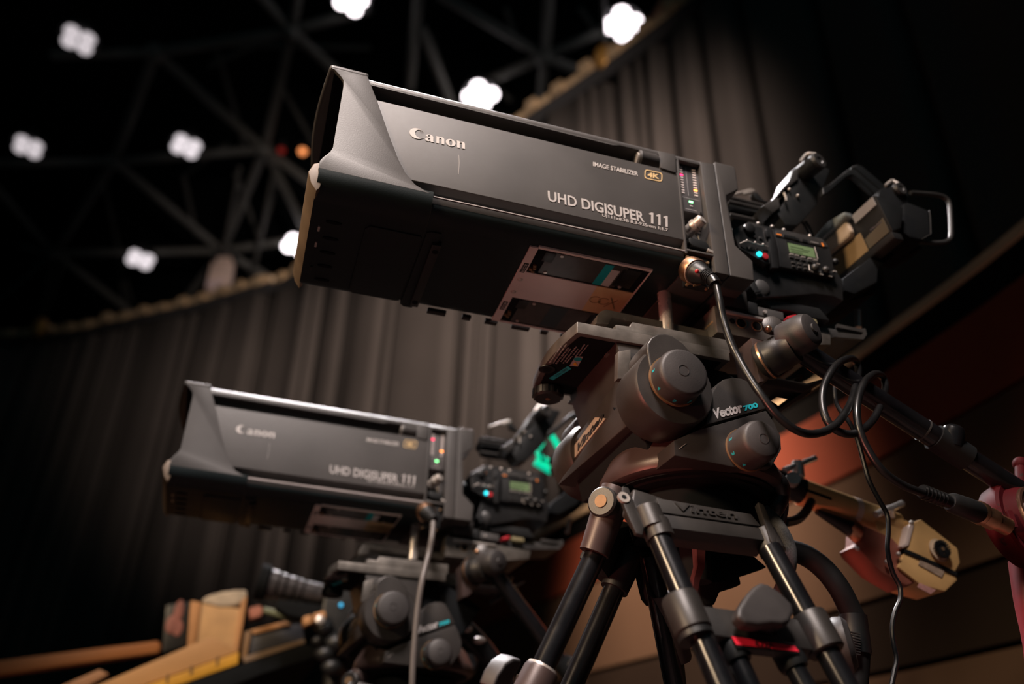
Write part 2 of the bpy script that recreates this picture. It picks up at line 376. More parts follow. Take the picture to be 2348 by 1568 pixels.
# ================================================================== box lens
W = .25
def section(pts, x0, x1):               # mirrored (y,z) outline, near half given from top centre downward
    full = pts+[(W-y, z) for y, z in pts[::-1]]
    return G().prism([V((x0, y, z)) for y, z in full], (x1-x0,0,0))
def make_lens():
    L = thing('box_lens', '', 'lens', (.3,.125,.03))
    arc = [(.004+.034*(1-math.cos(a)), .070-.033*math.sin(a)) for a in [math.radians(k*15) for k in range(7)]]
    body = [(.03,.2560),(.015,.2560),(.006,.2520),(.0005,.2450),(0,.2385),(.028,.2385),(.028,.2125),(0,.2125),(0,.084),(.011,.079),(.014,.068),(.002,.0665),(.0,.0655),(.0,.062)]
    body += [(.004+.03*(1-math.cos(a)), .06-.023*math.sin(a)) for a in [math.radians(k*18) for k in range(1,6)]]
    put('main_housing', section(body, .052, .5325), CASE, L, bev=.0009)
    low = [(-.0007,.0640)]+[(.0033+.03*(1-math.cos(a)), .0597-.023*math.sin(a)-.0006) for a in [math.radians(k*15) for k in range(7)]]
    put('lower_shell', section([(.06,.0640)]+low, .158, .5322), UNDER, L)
    # seams and ledges of the top rail
    rl = [(-.0016,.2382),(-.0016,.2425),(.0006,.2465),(.006,.2530),(.0145,.2570),(.03,.2570),(.03,.2382)]
    for mir in (0, 1):
        yz = [((W-y) if mir else y, z) for y, z in rl]
        put('top_rail', G().prism([V((.048,y,z)) for y,z in yz], (.4845,0,0)), CASE, L, bev=.0006)
        y0 = W-.004 if mir else -.0014
        put('rail_lip', G().prism([V((x,y0,z)) for x,z in [(.05,.2385),(.05,.2366),(.424,.2352),(.437,.2385)]], (0,.0054,0)), CASE, L)
    # ---- hood
    front = [(-.004,.2500),(.002,.2475),(.011,.2385),(.016,.232),(.0175,.222),(.0175,.107),(.015,.099),(.007,.0865),(.004,.080),(.004,.068)]
    seam = [(.158,.066),(.148,.0675),(.131,.0755),(.116,.092),(.105,.112),(.088,.152),(.065,.211),(.048,.2500)]
    for y0, dy in ((-.003,.006), (W-.003,.006)):
        put('hood_side', G().prism([V((x,y0,z)) for x,z in front+seam], (0,dy,0)), SMOOTHC, L, bev=.0014)
    n = 12
    top = [(-.005-.010*math.sin(math.pi*i/n), -.002+(W+.004)*i/n) for i in range(n+1)]+[(.05,W+.002),(.05,-.002)]
    put('hood_top', G().prism([V((x,y,.2480)) for x,y in top], (0,0,.0105)), SMOOTHC, L, bev=.0050, seg=4)
    a2 = [(-.003+.034*(1-math.cos(a)), .0695-.0345*math.sin(a)) for a in [math.radians(k*10) for k in range(10)]]
    inn = [(y+.006*math.cos(math.radians(k*10)), z+.006*math.sin(math.radians(k*10))) for k,(y,z) in enumerate(a2)]
    outer = a2+[(W-y,z) for y,z in a2[::-1]]; inner = inn+[(W-y,z) for y,z in inn[::-1]]
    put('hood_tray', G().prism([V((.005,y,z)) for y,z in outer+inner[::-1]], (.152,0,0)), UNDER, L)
    lip = [(.006,.0355),(-.0025,.047),(-.008,.064),(-.003,.079),(.005,.083),(.012,.079),(.010,.042)]
    put('hood_lip', G().prism([V((x,.0035,z)) for x,z in lip], (0,W-.007,0)), mat('warm_lit_lip',(.15,.105,.07),.5,0,.15,30), L, bev=.0015)  # warm light on the lip is put into its tan colour
    put('hood_bulkhead', G().box((.046,.016,.05),(.054,W-.016,.249)), MATTE, L)
    put('hood_shade_liner', G().box((.002,.004,.2455),(.050,W-.004,.2478)), MATTE, L)  # black plates added; the hood's inner shade is in their colour
    put('hood_shade_liner', G().prism([V((x,W-.006,z)) for x,z in [(.005,.245),(.018,.225),(.020,.105),(.050,.105),(.050,.245)]], (0,.002,0)), MATTE, L)
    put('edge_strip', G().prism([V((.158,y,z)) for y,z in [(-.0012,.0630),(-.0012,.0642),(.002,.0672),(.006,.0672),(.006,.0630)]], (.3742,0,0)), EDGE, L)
    fr = put('front_ring', G().lathe([(0,.098),(0,.104),(.03,.104),(.03,.098),(.024,.094),(.002,.094)], (.020,.125,.146), X, 48), DARK, L)
    put('front_glass', G().lathe([(0,.002),(.002,.04),(.008,.075),(.014,.0935),(.018,.0935)], (.028,.125,.146), X, 48), GLASS, fr)
    # ---- slot end: roller knob and block
    rk = put('focus_roller', G().lathe([(0,.006),(0,.0145),(.004,.0155),(.006,.0145),(.030,.0145),(.034,.0125)], (.468,.009,.2285), X, 28), CASE, L)
    put('roller_cap', G().lathe([(-.001,.0045),(-.001,.011),(.001,.011)], (.4672,.009,.2285), X, 24), STEEL, rk)
    put('slot_block', G().prism([V((x,-.0025,z)) for x,z in [(.5015,.2455),(.5305,.2465),(.5285,.2095),(.5025,.2120)]], (0,.028,0)), CASE, L, bev=.0008)
    # ---- control column
    c = G()
    col = [(.03,.2564),(.0145,.2564),(.006,.2525),(0,.2450),(0,.240),(.012,.240),(.012,.148),(.026,.146),(.026,.066),(.014,.060),(.014,.034)]
    put('control_column', section(col, .5325, .5995), CASE, L, bev=.0008)
    put('column_border', G().box((.5322,-.001,.06),(.5362,.016,.2435)), CASE, L, bev=.001)
    put('column_border', G().prism([V((x,-.001,z)) for x,z in [(.5735,.246),(.5985,.2485),(.602,.037),(.579,.037)]], (0,.03,0)), CASE, L, bev=.002)
    put('column_border', G().box((.534,-.001,.0655),(.58,.026,.069)), CASE, L, bev=.001)
    lp = put('indicator_panel', G().box((.5365,.0085,.1475),(.5738,.012,.239)), mat('indicator_face',(.085,.078,.078),.4,0,.1), L, bev=.0006)
    def plate(x0,z0,x1,z1,y,th=.0008): return G().box((x0,y-th,z0),(x1,y,z1))
    for cx, li in ((.5405,2), (.5632,7)):
        for i in range(11):
            z = .2335-i*.0051; on_r = cx < .55 and i in (3,4); on_o = cx > .55 and i == 8
            k = put('indicator_lamp', plate(cx, z-.0011, cx+.0056, z+.0011, .0085), LEDR if on_r and i==3 else (LEDO if on_o else LEDW), lp)
    put('indicator_lamp', plate(.5525,.1658,.5590,.1690,.0085), LEDG, lp)
    put('indicator_lamp', plate(.5535,.1588,.5580,.1602,.0085), LEDW, lp)
    put('panel_line', plate(.5525,.179,.5530,.236,.0085,.0003), PRINT, lp)
    put('panel_line', plate(.5385,.1735,.5710,.1741,.0085,.0003), PRINT, lp)
    put('panel_line', plate(.5455,.1518,.5640,.1526,.0085,.0003), PRINT, lp)
    put('screw', G().cyl((.5710,.0085,.1500),(.5710,.0075,.1500),.0015,n=12), DARK, lp)
    # bnc socket, rubber rocker, thumb latch
    a = V((.42,-.85,.32)).normalized(); o = V((.5475,.022,.113))
    bn = put('bnc_socket', G().lathe([(0,.0115),(.006,.0115),(.006,.0095),(.016,.0095),(.017,.0108),(.023,.0108),(.024,.009),(.034,.009),(.036,.0075),(.036,.002)], o, a, 28), STEEL, L)
    put('bayonet_pin', G().cyl(o+a*.012+V((.009,-.002,-.004)), o+a*.012+V((.014,-.004,-.006)), .0014, n=10), STEEL, bn)
    put('bnc_chain', G().tube([o+a*.01+V((.010,0,-.004)), o+V((.016,-.012,-.010)), o+V((.018,-.008,-.024)), o+V((.016,0,-.03))], .0016, 8), STEEL, bn)
    rb = put('rocker_button', G().prism([V((.5575+.0165*(abs(math.cos(t))**.5)*(1 if math.cos(t)>0 else -1), -.001+.001, .084-.0035*math.cos(t)*.8+.0075*(abs(math.sin(t))**.7)*(1 if math.sin(t)>0 else -1))) for t in [2*math.pi*k/28 for k in range(28)]], (0,.024,0)), DARK, L, bev=.002)
    put('latch', G().obox((.575,.004,.0745),(.0045,0,-.0015),(0,.005,0),(.0004,0,.0022)), STEEL, L, bev=.0006)
    put('latch_bar', G().box((.5365,.006,.0705),(.572,.02,.0735)), CASE, L, bev=.0008)
    # cable socket at the lower corner
    fl = put('socket_flange', G().box((.534,.004,.012),(.5735,.02,.062)), DARK, L, bev=.003)
    for x,z in ((.5365,.0565),(.5695,.0535),(.5335,.0085),(.5640,.0075)):
        put('screw', G().cyl((x,.006,z),(x,.001,z),.0022,n=12), BRASS, fl)
    # ---- rear block
    rear = [(.599,.2515),(.603,.2555),(.634,.2555),(.638,.2515),(.6385,.211),(.6375,.207),(.6155,.190),(.6145,.184),(.6165,.153),(.6195,.096),(.6460,.073),(.6440,.036),(.6030,.0365)]
    put('rear_block', G().prism([V((x,0,z)) for x,z in rear], (0,W,0)), CASE, L, bev=.0036, seg=3)
    put('block_seam', G().prism([V((x,.0008,z)) for x,z in [(.5975,.25),(.6000,.25),(.6040,.0375),(.6015,.0375)]], (0,W-.0016,0)), MATTE, L)
    # ---- underside
    zb = .0358
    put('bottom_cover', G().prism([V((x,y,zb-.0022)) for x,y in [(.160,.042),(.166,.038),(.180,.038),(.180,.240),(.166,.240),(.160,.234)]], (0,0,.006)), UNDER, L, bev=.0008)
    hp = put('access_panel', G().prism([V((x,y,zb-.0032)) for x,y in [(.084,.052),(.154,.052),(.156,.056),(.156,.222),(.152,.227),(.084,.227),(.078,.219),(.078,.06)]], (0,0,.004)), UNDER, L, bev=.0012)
    bar = put('mount_bar', G().prism([V((x,y,zb-.007)) for x,y in [(.172,.060),(.185,.058),(.187,.228),(.174,.229)]], (0,0,.008)), DARK, L, bev=.001)
    for y in (.075,.215): put('bar_hole', G().cyl((.1798,y,zb-.0075),(.1798,y,zb-.004),.0045,n=16), MATTE, bar)
    for y in (.062,.100,.135,.170,.208): put('vent_slot', G().prism([V((.036+.011*math.cos(t)*(1 if abs(math.cos(t))>0 else 0), y+.0032*math.sin(t), zb-.0022)) for t in [2*math.pi*k/16 for k in range(16)]], (0,0,.006)), MATTE, L)
    for y in (.082,.120,.182): put('clip', G().box((.0165,y-.0055,zb-.0026),(.0195,y+.0055,zb+.002)), STEEL if y < .15 else DARK, L)  # slots that look lit; the light is put into the steel colour
    # service plate with two open servo bays
    sp = put('service_plate', G().prism([V((x,y,zb-.0015)) for x,y in [(.304,.026),(.3165,.026),(.3215,.234),(.3085,.234)]], (0,0,.003)), SILVER, L)
    put('plate_bridge', G().prism([V((x,y,zb-.0014)) for x,y in [(.3175,.087),(.43,.0875),(.433,.158),(.3195,.158)]], (0,0,.003)), SILVER, sp)
    put('plate_bridge', G().prism([V((x,y,zb-.0014)) for x,y in [(.43,.0875),(.4895,.088),(.4915,.158),(.433,.158)]], (0,0,.003)), YELLOWED, sp, label='yellowed end of the silver plate')
    put('plate_rail', G().box((.3165,.0225,zb-.0016),(.490,.0265,zb+.002)), SILVER, sp)
    put('plate_rail', G().box((.3215,.2300,zb-.0016),(.4935,.2345,zb+.002)), SILVER, sp)
    put('plate_rail', G().prism([V((x,y,zb-.0016)) for x,y in [(.488,.024),(.490,.024),(.4935,.232),(.4915,.232)]], (0,0,.003)), SILVER, sp)
    for y0,y1,dx in ((.0265,.0865,0),(.159,.230,.003)):
        bay = put('servo_bay', G().box((.3175+dx,y0,zb-.0006),(.4885+dx,y1,zb+.001)), MATTE, L)
        put('servo_board', G().box((.3345+dx,y0+.002,zb-.0012),(.455+dx,y1-.004,zb)), BOARD, bay)
        put('servo_motor', G().box((.329+dx,y0+.003,zb-.0022),(.345+dx,y0+.026,zb)), DARK, bay, bev=.001)
        put('motor_block', G().box((.4485+dx,y0+.006,zb-.0012),(.478+dx,y1-.008,zb)), DARK, bay, bev=.002)
        for sx,sy in ((.354,y0+.006),(.345,y1-.008),(.462,y1-.009)): put('screw', G().cyl((sx+dx,sy,zb-.0026),(sx+dx,sy,zb),.0026,n=12), STEEL, bay)
        for sx,sy in ((.3245,y0+.040),(.3262,y0+.046),(.3215,y0+.050),(.326,y0+.054)): put('contact', G().box((sx+dx-.002,sy-.002,zb-.004),(sx+dx+.0025,sy+.0022,zb)), BRASS, bay, bev=.0006)
    put('sticker', G().box((.420,.030,zb-.0016),(.4335,.083,zb)), TEAL, L, label='teal sticker on the servo board')
    put('sticker', G().box((.4335,.040,zb-.0016),(.4465,.083,zb)), PRINT, L, label='grey sticker on the servo board')
    put('sticker', G().box((.385,.163,zb-.0016),(.413,.222,zb)), mat('slate_sticker',(.02,.035,.04),.5,0,.1), L, label='slate sticker on the lower servo board')
    for x,y in ((.3155,.108),(.3165,.143)): put('rivet', G().ball((x,y,zb-.0015),.0042,6,(1,1,.5)), STEEL, sp)
    for nm,y in (('FOCUS',.077),('ZOOM',.185)):
        pl = put('name_plate', G().box((.3085+(.002 if nm=='ZOOM' else 0),y-.012,zb-.0022),(.3155+(.002 if nm=='ZOOM' else 0),y+.012,zb)), BLACKP, sp)
        x = .3100+(.002 if nm=='ZOOM' else 0)
        lettering('lettering', nm, WHITE, pl, (x,y+.010,zb-.0023), (0,-.020,0), (.0042,0,0), .005)
    # pencilled scrawl on the yellowed end
    ringsc = lambda cx,cy,r: [(cx+r*math.cos(t), cy+r*math.sin(t)) for t in [2*math.pi*k/20 for k in range(18)]]
    sg = G()
    for pts in (ringsc(.441,.122,.0085), ringsc(.455,.122,.0085), [(.462,.109),(.478,.136)], [(.474,.112),(.467,.124),(.461,.136)]):
        sg.tube([(x,y,zb-.0018) for x,y in pts], .0004, 5, 0)
    put('scrawl', sg, mat('pencil',(.22,.16,.09),.7,0,0), L)
    # far lower edge hardware
    for x,l in ((.205,.03),(.262,.014),(.300,.02),(.345,.03),(.395,.012),(.43,.03)): put('cable_clip', G().box((x,W-.012,zb-.0025),(x+l,W-.002,zb+.004)), DARK, L, bev=.001)
    # ---- print
    def el(cx,cy,rx,ry,t0=0,t1=360,n=40): return [(cx+rx*math.cos(math.radians(t0+(t1-t0)*k/n)), cy+ry*math.sin(math.radians(t0+(t1-t0)*k/n))) for k in range(n+1)]
    polys = []
    C_o = el(.46,.5,.46,.5,42,330); C_i = el(.64,.52,.30,.40,318,62)
    polys.append(C_o+[(.90,.22)]+C_i+[(.70,.93),(.62,.84),(.70,.74),(.86,.74)])
    def arch(x0, wd):                     # n
        return [(x0,0),(x0+.17,0),(x0+.17,.46),(x0+.24,.56),(x0+.30,.55),(x0+.33,.48),(x0+.33,0),(x0+.50,0),(x0+.50,.50),(x0+.47,.60),(x0+.40,.66),(x0+.30,.66),(x0+.17,.58),(x0+.16,.66),(x0-.03,.66),(x0-.03,.61),(x0,.58)]
    x0 = .98
    polys.append([(x0+.02,.44),(x0+.16,.44),(x0+.17,.56),(x0+.22,.60),(x0+.28,.58),(x0+.30,.50),(x0+.30,.41),(x0+.10,.33),(x0,.24),(x0,.10),(x0+.08,.0),(x0+.20,-.01),(x0+.30,.07),(x0+.34,.0),(x0+.56,0),(x0+.56,.05),(x0+.49,.09),(x0+.49,.48),(x0+.44,.60),(x0+.32,.67),(x0+.18,.66),(x0+.06,.58)])
    polys.append([(x0+.30,.33),(x0+.30,.14),(x0+.24,.09),(x0+.17,.12),(x0+.16,.22),(x0+.20,.29)])
    polys.append(arch(1.66,0)); polys.append(el(2.56,.325,.30,.345)); polys.append(el(2.56,.325,.10,.27)[::-1]); polys.append(arch(2.96,0))
    yn = -.0003
    def at(p, y=yn): return P(*p, 'y', y)
    def span(bl, br, tl): bl, br, tl = at(bl), at(br), at(tl); return bl, br-bl, tl-bl
    Q = span((938.5,315),(1066,342.5),(939.5,291)); lettering('brand_lettering', '', WHITE, L, *Q, curve=outline(polys))
    lettering('lettering', 'IMAGE STABILIZER', WHITE, L, *span((1360,381),(1463,404),(1360,371)), bold=.012)
    k = at((1477.5,409)); r = at((1518,417.5))-k; u = at((1478.5,388))-k
    def rr(s, q=.16): 
        pts = []
        for cx,cy,t in ((1-q,1-q*1.6,0),(q,1-q*1.6,90),(q,q*1.6,180),(1-q,q*1.6,270)):
            pts += [(cx+q*math.cos(math.radians(t+a)), cy+q*1.6*math.sin(math.radians(t+a))) for a in range(0,91,18)]
        return [(.5+(x-.5)*s[0], .5+(y-.5)*s[1]) for x,y in pts]
    lettering('badge_frame', '', CREAMP, L, k, r, u, curve=outline([rr((1,1)), rr((.91,.83))[::-1]]))
    lettering('badge_lettering', '4K', CREAMP, L, k+r*.17+u*.24, r*.66, u*.52, bold=.03)
    lettering('lettering', 'UHD DIGISUPER', PRINT, L, *span((1257,461),(1478,510),(1256,437)), bold=.018)
    one = lambda x: [(x+.14,0),(x+.30,0),(x+.30,1),(x+.17,1),(x,.86),(x+.05,.74),(x+.14,.80)]
    lettering('lettering', '111', PRINT, L, *span((1488,511),(1531,521),(1488,486)), curve=outline([one(0),one(.50),one(1.0)]))
    lettering('lettering', 'UJ111x8.3B 8.3-925mm 1:1.7', PRINT, L, *span((1381,498.5),(1532,533),(1381,489.5)), bold=.012)
    # scratch down the side panel
    put('scratch', G().tube([P(1052,355,'y',-.0002),P(1053,376,'y',-.0002),P(1051,400,'y',-.0002)], .0003, 5, 3), PRINT, L)
    return L
lens = make_lens()
lens['label'] = 'large dark grey box lens in sharp focus at the centre, on the near head'
# ================================================================== pan and tilt head
def make_head():
    H = thing('pan_tilt_head', '', 'head', (.57,.11,-.27))
    # ---- platform that carries the slide plate
    n = 14
    arc = [(.374-.010*math.sin(math.pi*k/n)-.001*k/n, .03+.185*k/n) for k in range(n+1)]
    plan = arc+[(.606,.215),(.606,.03)]
    put('platform', G().prism([V((x,y,-.0885)) for x,y in plan], (0,0,.0175)), PLATE, H, bev=.0012)
    pu = put('platform_underside', G().prism([V((x,y,-.0895)) for x,y in [(a+.008 if i<15 else a-.01, min(max(b,.038),.207)) for i,(a,b) in enumerate(plan)]], (0,0,.004)), MATTE, H)
    put('slide_rail', G().prism([V((x,.036,z)) for x,z in [(.434,-.072),(.434,-.060),(.455,-.059),(.460,-.0505),(.612,-.0505),(.612,-.072)]], (0,.17,0)), PLATE, H, bev=.0015)
    put('wedge_plate', G().prism(PP([(1366,742),(1370,722),(1378,713),(1390,709),(1640,762),(1640,780),(1404,728),(1396,742)],'y',.07), (0,.12,0)), PLATE, H, bev=.0012)
    # print on the underside
    zu = -.0898
    def upt(x, y): return P(x, y, 'z', zu)
    for i, (a, b, wd) in enumerate([((1262,832),(1288,795),3),((1270,833),(1300,790),3),((1277,834),(1306,797),4),((1288,829),(1310,800),3),((1293,833),(1323,795),3),((1300,832),(1328,800),3),((1321,818),(1342,790),3),((1330,815),(1350,790),2.4)]):
        p, q = upt(*a), upt(*b)
        up = (P(a[0]-wd, a[1]-wd*.2,'z',zu)-p)
        lettering('lettering', ['VINTEN','MADE IN GREAT BRITAIN','BURY ST EDMUNDS','MODEL 700','PATENTED','SERIAL 04417','FOR PAYLOADS','READ MANUAL'][i], PRINT, pu, p, q-p, up, depth=.0002)
    st = put('sticker', G().prism([upt(1306,838),upt(1320,817),upt(1337,818),upt(1325,840)], (0,0,-.0003)), mat('pale_sticker',(.4,.34,.33),.5,0,.05), pu)
    c = upt(1325,823); put('sticker_disc', G().cyl(c, c+V((0,0,-.0006)), .0058, n=20), TEAL, st)
    put('sticker_triangle', G().prism([upt(1313,836),upt(1319,829),upt(1325,838)], (0,0,-.0006)), mat('warning_yellow',(.75,.42,.02),.5,0,0), st)
    tl = put('label_strip', G().prism([upt(1259,867),upt(1302,839),upt(1310,845),upt(1268,871)], (0,0,-.0004)), mat('cyan_sticker',(.02,.42,.48),.5,0,.05), pu)
    p, q = upt(1275,864), upt(1302,846); lettering('lettering', 'V16-1001', BLACKP, tl, p+V((0,0,-.0005)), q-p, upt(1271,861)-p, depth=.0002)
    ring = P(1254,846,'z',zu); put('boss_ring', G().lathe([(0,.008),(.0015,.008),(.0015,.012),(0,.012)], ring+V((0,0,-.001)), Z, 24), DARK, pu)
    kc = P(1256,915,'z',-.108)
    kp = put('level_knob', G().lathe([(0,.005),(0,.020),(.003,.0225),(.014,.0225),(.017,.020)], kc, Z, 28), DARK, H)
    for k in range(16):
        t = 2*math.pi*k/16; put('grip_rib', G().obox(kc+V((.0225*math.cos(t),.0225*math.sin(t),.0085)), V((.0015*math.cos(t),.0015*math.sin(t),0)), V((-.0018*math.sin(t),.0018*math.cos(t),0)), V((0,0,.0055))), DARK, kp)
    put('screw', G().cyl(kc+V((0,0,-.0006)), kc+V((0,0,.002)), .0035, n=14), BRASS, kp)
    for px,py in ((1398,818),(1313,926)):
        b = P(px,py,'z',-.096); put('bracket_clip', G().prism([b+V((-.006,-.006,.004)),b+V((.004,-.006,.004)),b+V((.007,-.006,-.006)),b+V((.004,-.006,-.006)),b+V((.002,-.006,.001)),b+V((-.006,-.006,.001))], (0,.012,0)), PLATE, H, bev=.0005)
    # ---- tilt cradle between the drums
    put('tilt_cradle', G().prism([V((x,.034,z)) for x,z in [(.432,-.089),(.56,-.089),(.55,-.15),(.53,-.22),(.47,-.215),(.452,-.15)]], (0,.18,0)), MAG, H, bev=.003)
    put('cradle_web', G().prism(PP([(1417,806),(1446,800),(1448,868),(1416,868)],'y',.028), (0,.012,0)), PLATE, H, bev=.001)
    Aa = [P(1418,866,'x',.441), P(1437,904,'x',.441), P(1462,955,'y',.026), V((.51,.026,-.205)), V((.51,.026,-.150))]
    Bb = [P(1312,1015,'x',.441), P(1299,1078,'x',.441), P(1279,1112,'y',.245), V((.51,.245,-.225)), V((.51,.245,-.160))]
    fb = put('front_beam', G().loft(Aa, Bb), MAG, H, bev=.0015)
    # plate with the maker's name lies on the front face
    def on_beam(s, t): return (Aa[1].lerp(Bb[1], s)).lerp(Aa[0].lerp(Bb[0], s), t)
    nrm = (Bb[1]-Aa[1]).cross(Aa[0]-Aa[1]).normalized()
    if nrm.x > 0: nrm = -nrm
    npl = put('name_plate', G().prism([on_beam(.30,.04),on_beam(.99,.04),on_beam(.99,.66),on_beam(.47,.66),on_beam(.36,.30)], nrm*.0015), mat('pale_name_plate',(.42,.36,.28),.45,.3,.12,30), fb)
    p0, p1 = on_beam(.80,.13), on_beam(.34,.13)
    lettering('lettering', 'Vinten', BLACKP, npl, p0+nrm*.0017, p1-p0, (on_beam(.80,.5)-p0), bold=.03, shear=.25)
    put('beam_joint', G().obox(Aa[1].lerp(Aa[2],.5).lerp(Bb[1].lerp(Bb[2],.5),.16), (Aa[2]-Aa[1])*.49, V((0,.0006,0)), V((.002,0,0))), MATTE, fb)
    put('recess_block', G().loft([V((.463,.04,-.198)),V((.53,.04,-.198)),V((.53,.04,-.245)),V((.475,.04,-.245))],[V((.445,.225,-.212)),V((.53,.225,-.212)),V((.53,.225,-.255)),V((.455,.225,-.255))]), MATTE, H, bev=.003)  # black block in the hollow under the beam; shade put into its colour
    # ---- drag drums, near and far
    for y0, d, nm in ((.03,-1,'near'),(.222,1,'far')):
        cx, cz = .4825, -.1775
        put('tilt_drum', G().lathe([(-.01,.05),(.0,.0555),(.055,.0555),(.0595,.0525),(.0600,.003)], (cx,y0,cz), (0,d,0), 56), MAG, H)
        ear = [(1484,802),(1484,787),(1493,773),(1508,765),(1525,764),(1543,770),(1566,786),(1586,809),(1601,850),(1580,905),(1530,925),(1503,890),(1493,850)]
        pts = PP(ear,'y',-.033)
        if d > 0: pts = [V((p.x,.285,p.z)) for p in pts]
        put('ear_cover', G().prism(pts, (0,-d*.058,0)), MAG, H, bev=.003, seg=3)
        kx = P(1571,851,'y',-.062); o = V((kx.x, -.033 if d < 0 else .285, kx.z))
        kb = put('drag_knob', G().lathe([(0,.0335),(.0215,.0335),(.0258,.0325),(.0280,.0305),(.0290,.0280),(.0292,.002)], o, (0,d,0), 48), KNOB, H)
        put('knob_ring', G().lathe([(-.001,.030),(-.001,.0352),(.0022,.0352),(.0022,.030)], o, (0,d,0), 48), BRASS, kb)
        put('knob_logo', G().lathe([(.0285,.0068),(.0298,.0068),(.0298,.0076),(.0285,.0076)], o+V((-.002,0,.001)), (0,d,0), 28), KNOB, kb)
        if d < 0:
            for s_, ang in (('3',172),('4',215),('5',258),('1',295)):
                t = math.radians(ang); rd = V((math.cos(t),0,math.sin(t))); tg = V((-math.sin(t),0,math.cos(t)))
                lettering('lettering', s_, CYANP, kb, o+rd*.0337+V((0,-.012,0))-tg*.002, tg*.004, V((0,.006,0)), bold=.03, depth=.0002)
    # ---- pan body
    zc = (.57,.11,-.272)
    put('pan_disc', G().lathe([(0,.06),(0,.118),(.004,.124),(.012,.127),(.020,.125),(.045,.112),(.062,.096)], zc, Z, 72), MAGR, H)
    put('disc_underside', G().lathe([(-.006,.05),(-.006,.102),(.001,.104)], zc, Z, 56), MATTE, H)
    put('disc_rib', G().lathe([(-.003,.108),(-.003,.113),(.002,.113)], zc, Z, 56), MATTE, H)
    yb = -.022
    capp = [(1619,974),(1626,940),(1634,900),(1645,880),(1660,869),(1680,865),(1700,867),(1714,874),(1723,886),(1757,936)]
    cp = put('pan_body_cap', G().prism(PP(capp,'y',yb), (0,.10,0)), MAG, H, bev=.002)
    low = [(1600,986),(1757,941),(1775,968),(1790,1000),(1792,1030),(1770,1070),(1690,1072),(1547,1044),(1545,1010)]
    pb = put('pan_body', G().prism(PP(low,'y',yb), (0,.17,0)), MAG, H, bev=.0016)
    ya = yb-.0003
    def sp3(bl, br, tl): a,b,c = P(*bl,'y',ya),P(*br,'y',ya),P(*tl,'y',ya); return a,b-a,c-a
    lettering('lettering', 'Vector', PRINT, cp, *sp3((1637,962),(1704,945),(1632,938)), bold=.04)
    lettering('lettering', '700', CYANP, cp, *sp3((1707,943),(1739,934),(1703,931)), bold=.05)
    k = sp3((1645,949),(1678,941),(1644,946))
    lettering('arrow_mark', '', PRINT, cp, *sp3((1645,948),(1678,940),(1643,941)), curve=outline([[(0,.2),(.85,.2),(.80,0),(1,.35),(.76,1),(.80,.5),(0,.4)]]))
    ls = G()
    put('serial_marks', ls.tube([P(1557,1029,'y',ya),P(1573,1017,'y',ya)], .0003, 5, 0), PRINT, pb)
    kx = P(1750,1005,'y',yb-.040); o = V((kx.x,yb,kx.z))
    kb = put('pan_drag_knob', G().lathe([(0,.0275),(.020,.0272),(.033,.0262),(.0375,.0245),(.0397,.0215),(.040,.002)], o, (0,-1,0), 44), KNOB, H)
    put('knob_ring', G().lathe([(-.001,.025),(-.001,.0288),(.0018,.0288),(.0018,.025)], o, (0,-1,0), 44), BRASS, kb)
    put('knob_logo', G().lathe([(.0396,.006),(.0405,.006),(.0405,.0067),(.0396,.0067)], o+V((.001,0,0)), (0,-1,0), 28), KNOB, kb)
    for s_, ang in (('2',165),('3',205),('4',245)):
        t = math.radians(ang); rd = V((math.cos(t),0,math.sin(t))); tg = V((-math.sin(t),0,math.cos(t)))
        lettering('lettering', s_, CYANP, kb, o+rd*.0275+V((0,-.012,0))-tg*.002, tg*.004, V((0,.006,0)), bold=.03, depth=.0002)
    # ---- rear column and pan bar bracket
    put('rear_casting', G().prism([V((x,.06,z)) for x,z in [(.55,-.0885),(.615,-.0885),(.66,-.11),(.70,-.13),(.66,-.19),(.60,-.20),(.56,-.16)]], (0,.12,0)), MATTE, H, bev=.004)
    put('bar_bracket', G().prism(PP([(1722,774),(1752,782),(1800,830),(1760,872),(1742,876)],'y',.018), (0,.05,0)), MAGR, H, bev=.0012)
    put('bracket_skirt', G().prism([V((.585,.08,-.085))]+PP([(1768,862),(1850,878),(1905,862)],'y',.07)+[V((.76,.08,-.09))], (0,.03,0)), MAG, H, bev=.003)
    return H
head = make_head()
head['label'] = 'near pan and tilt head with big round drag knobs, under the large sharp box lens'
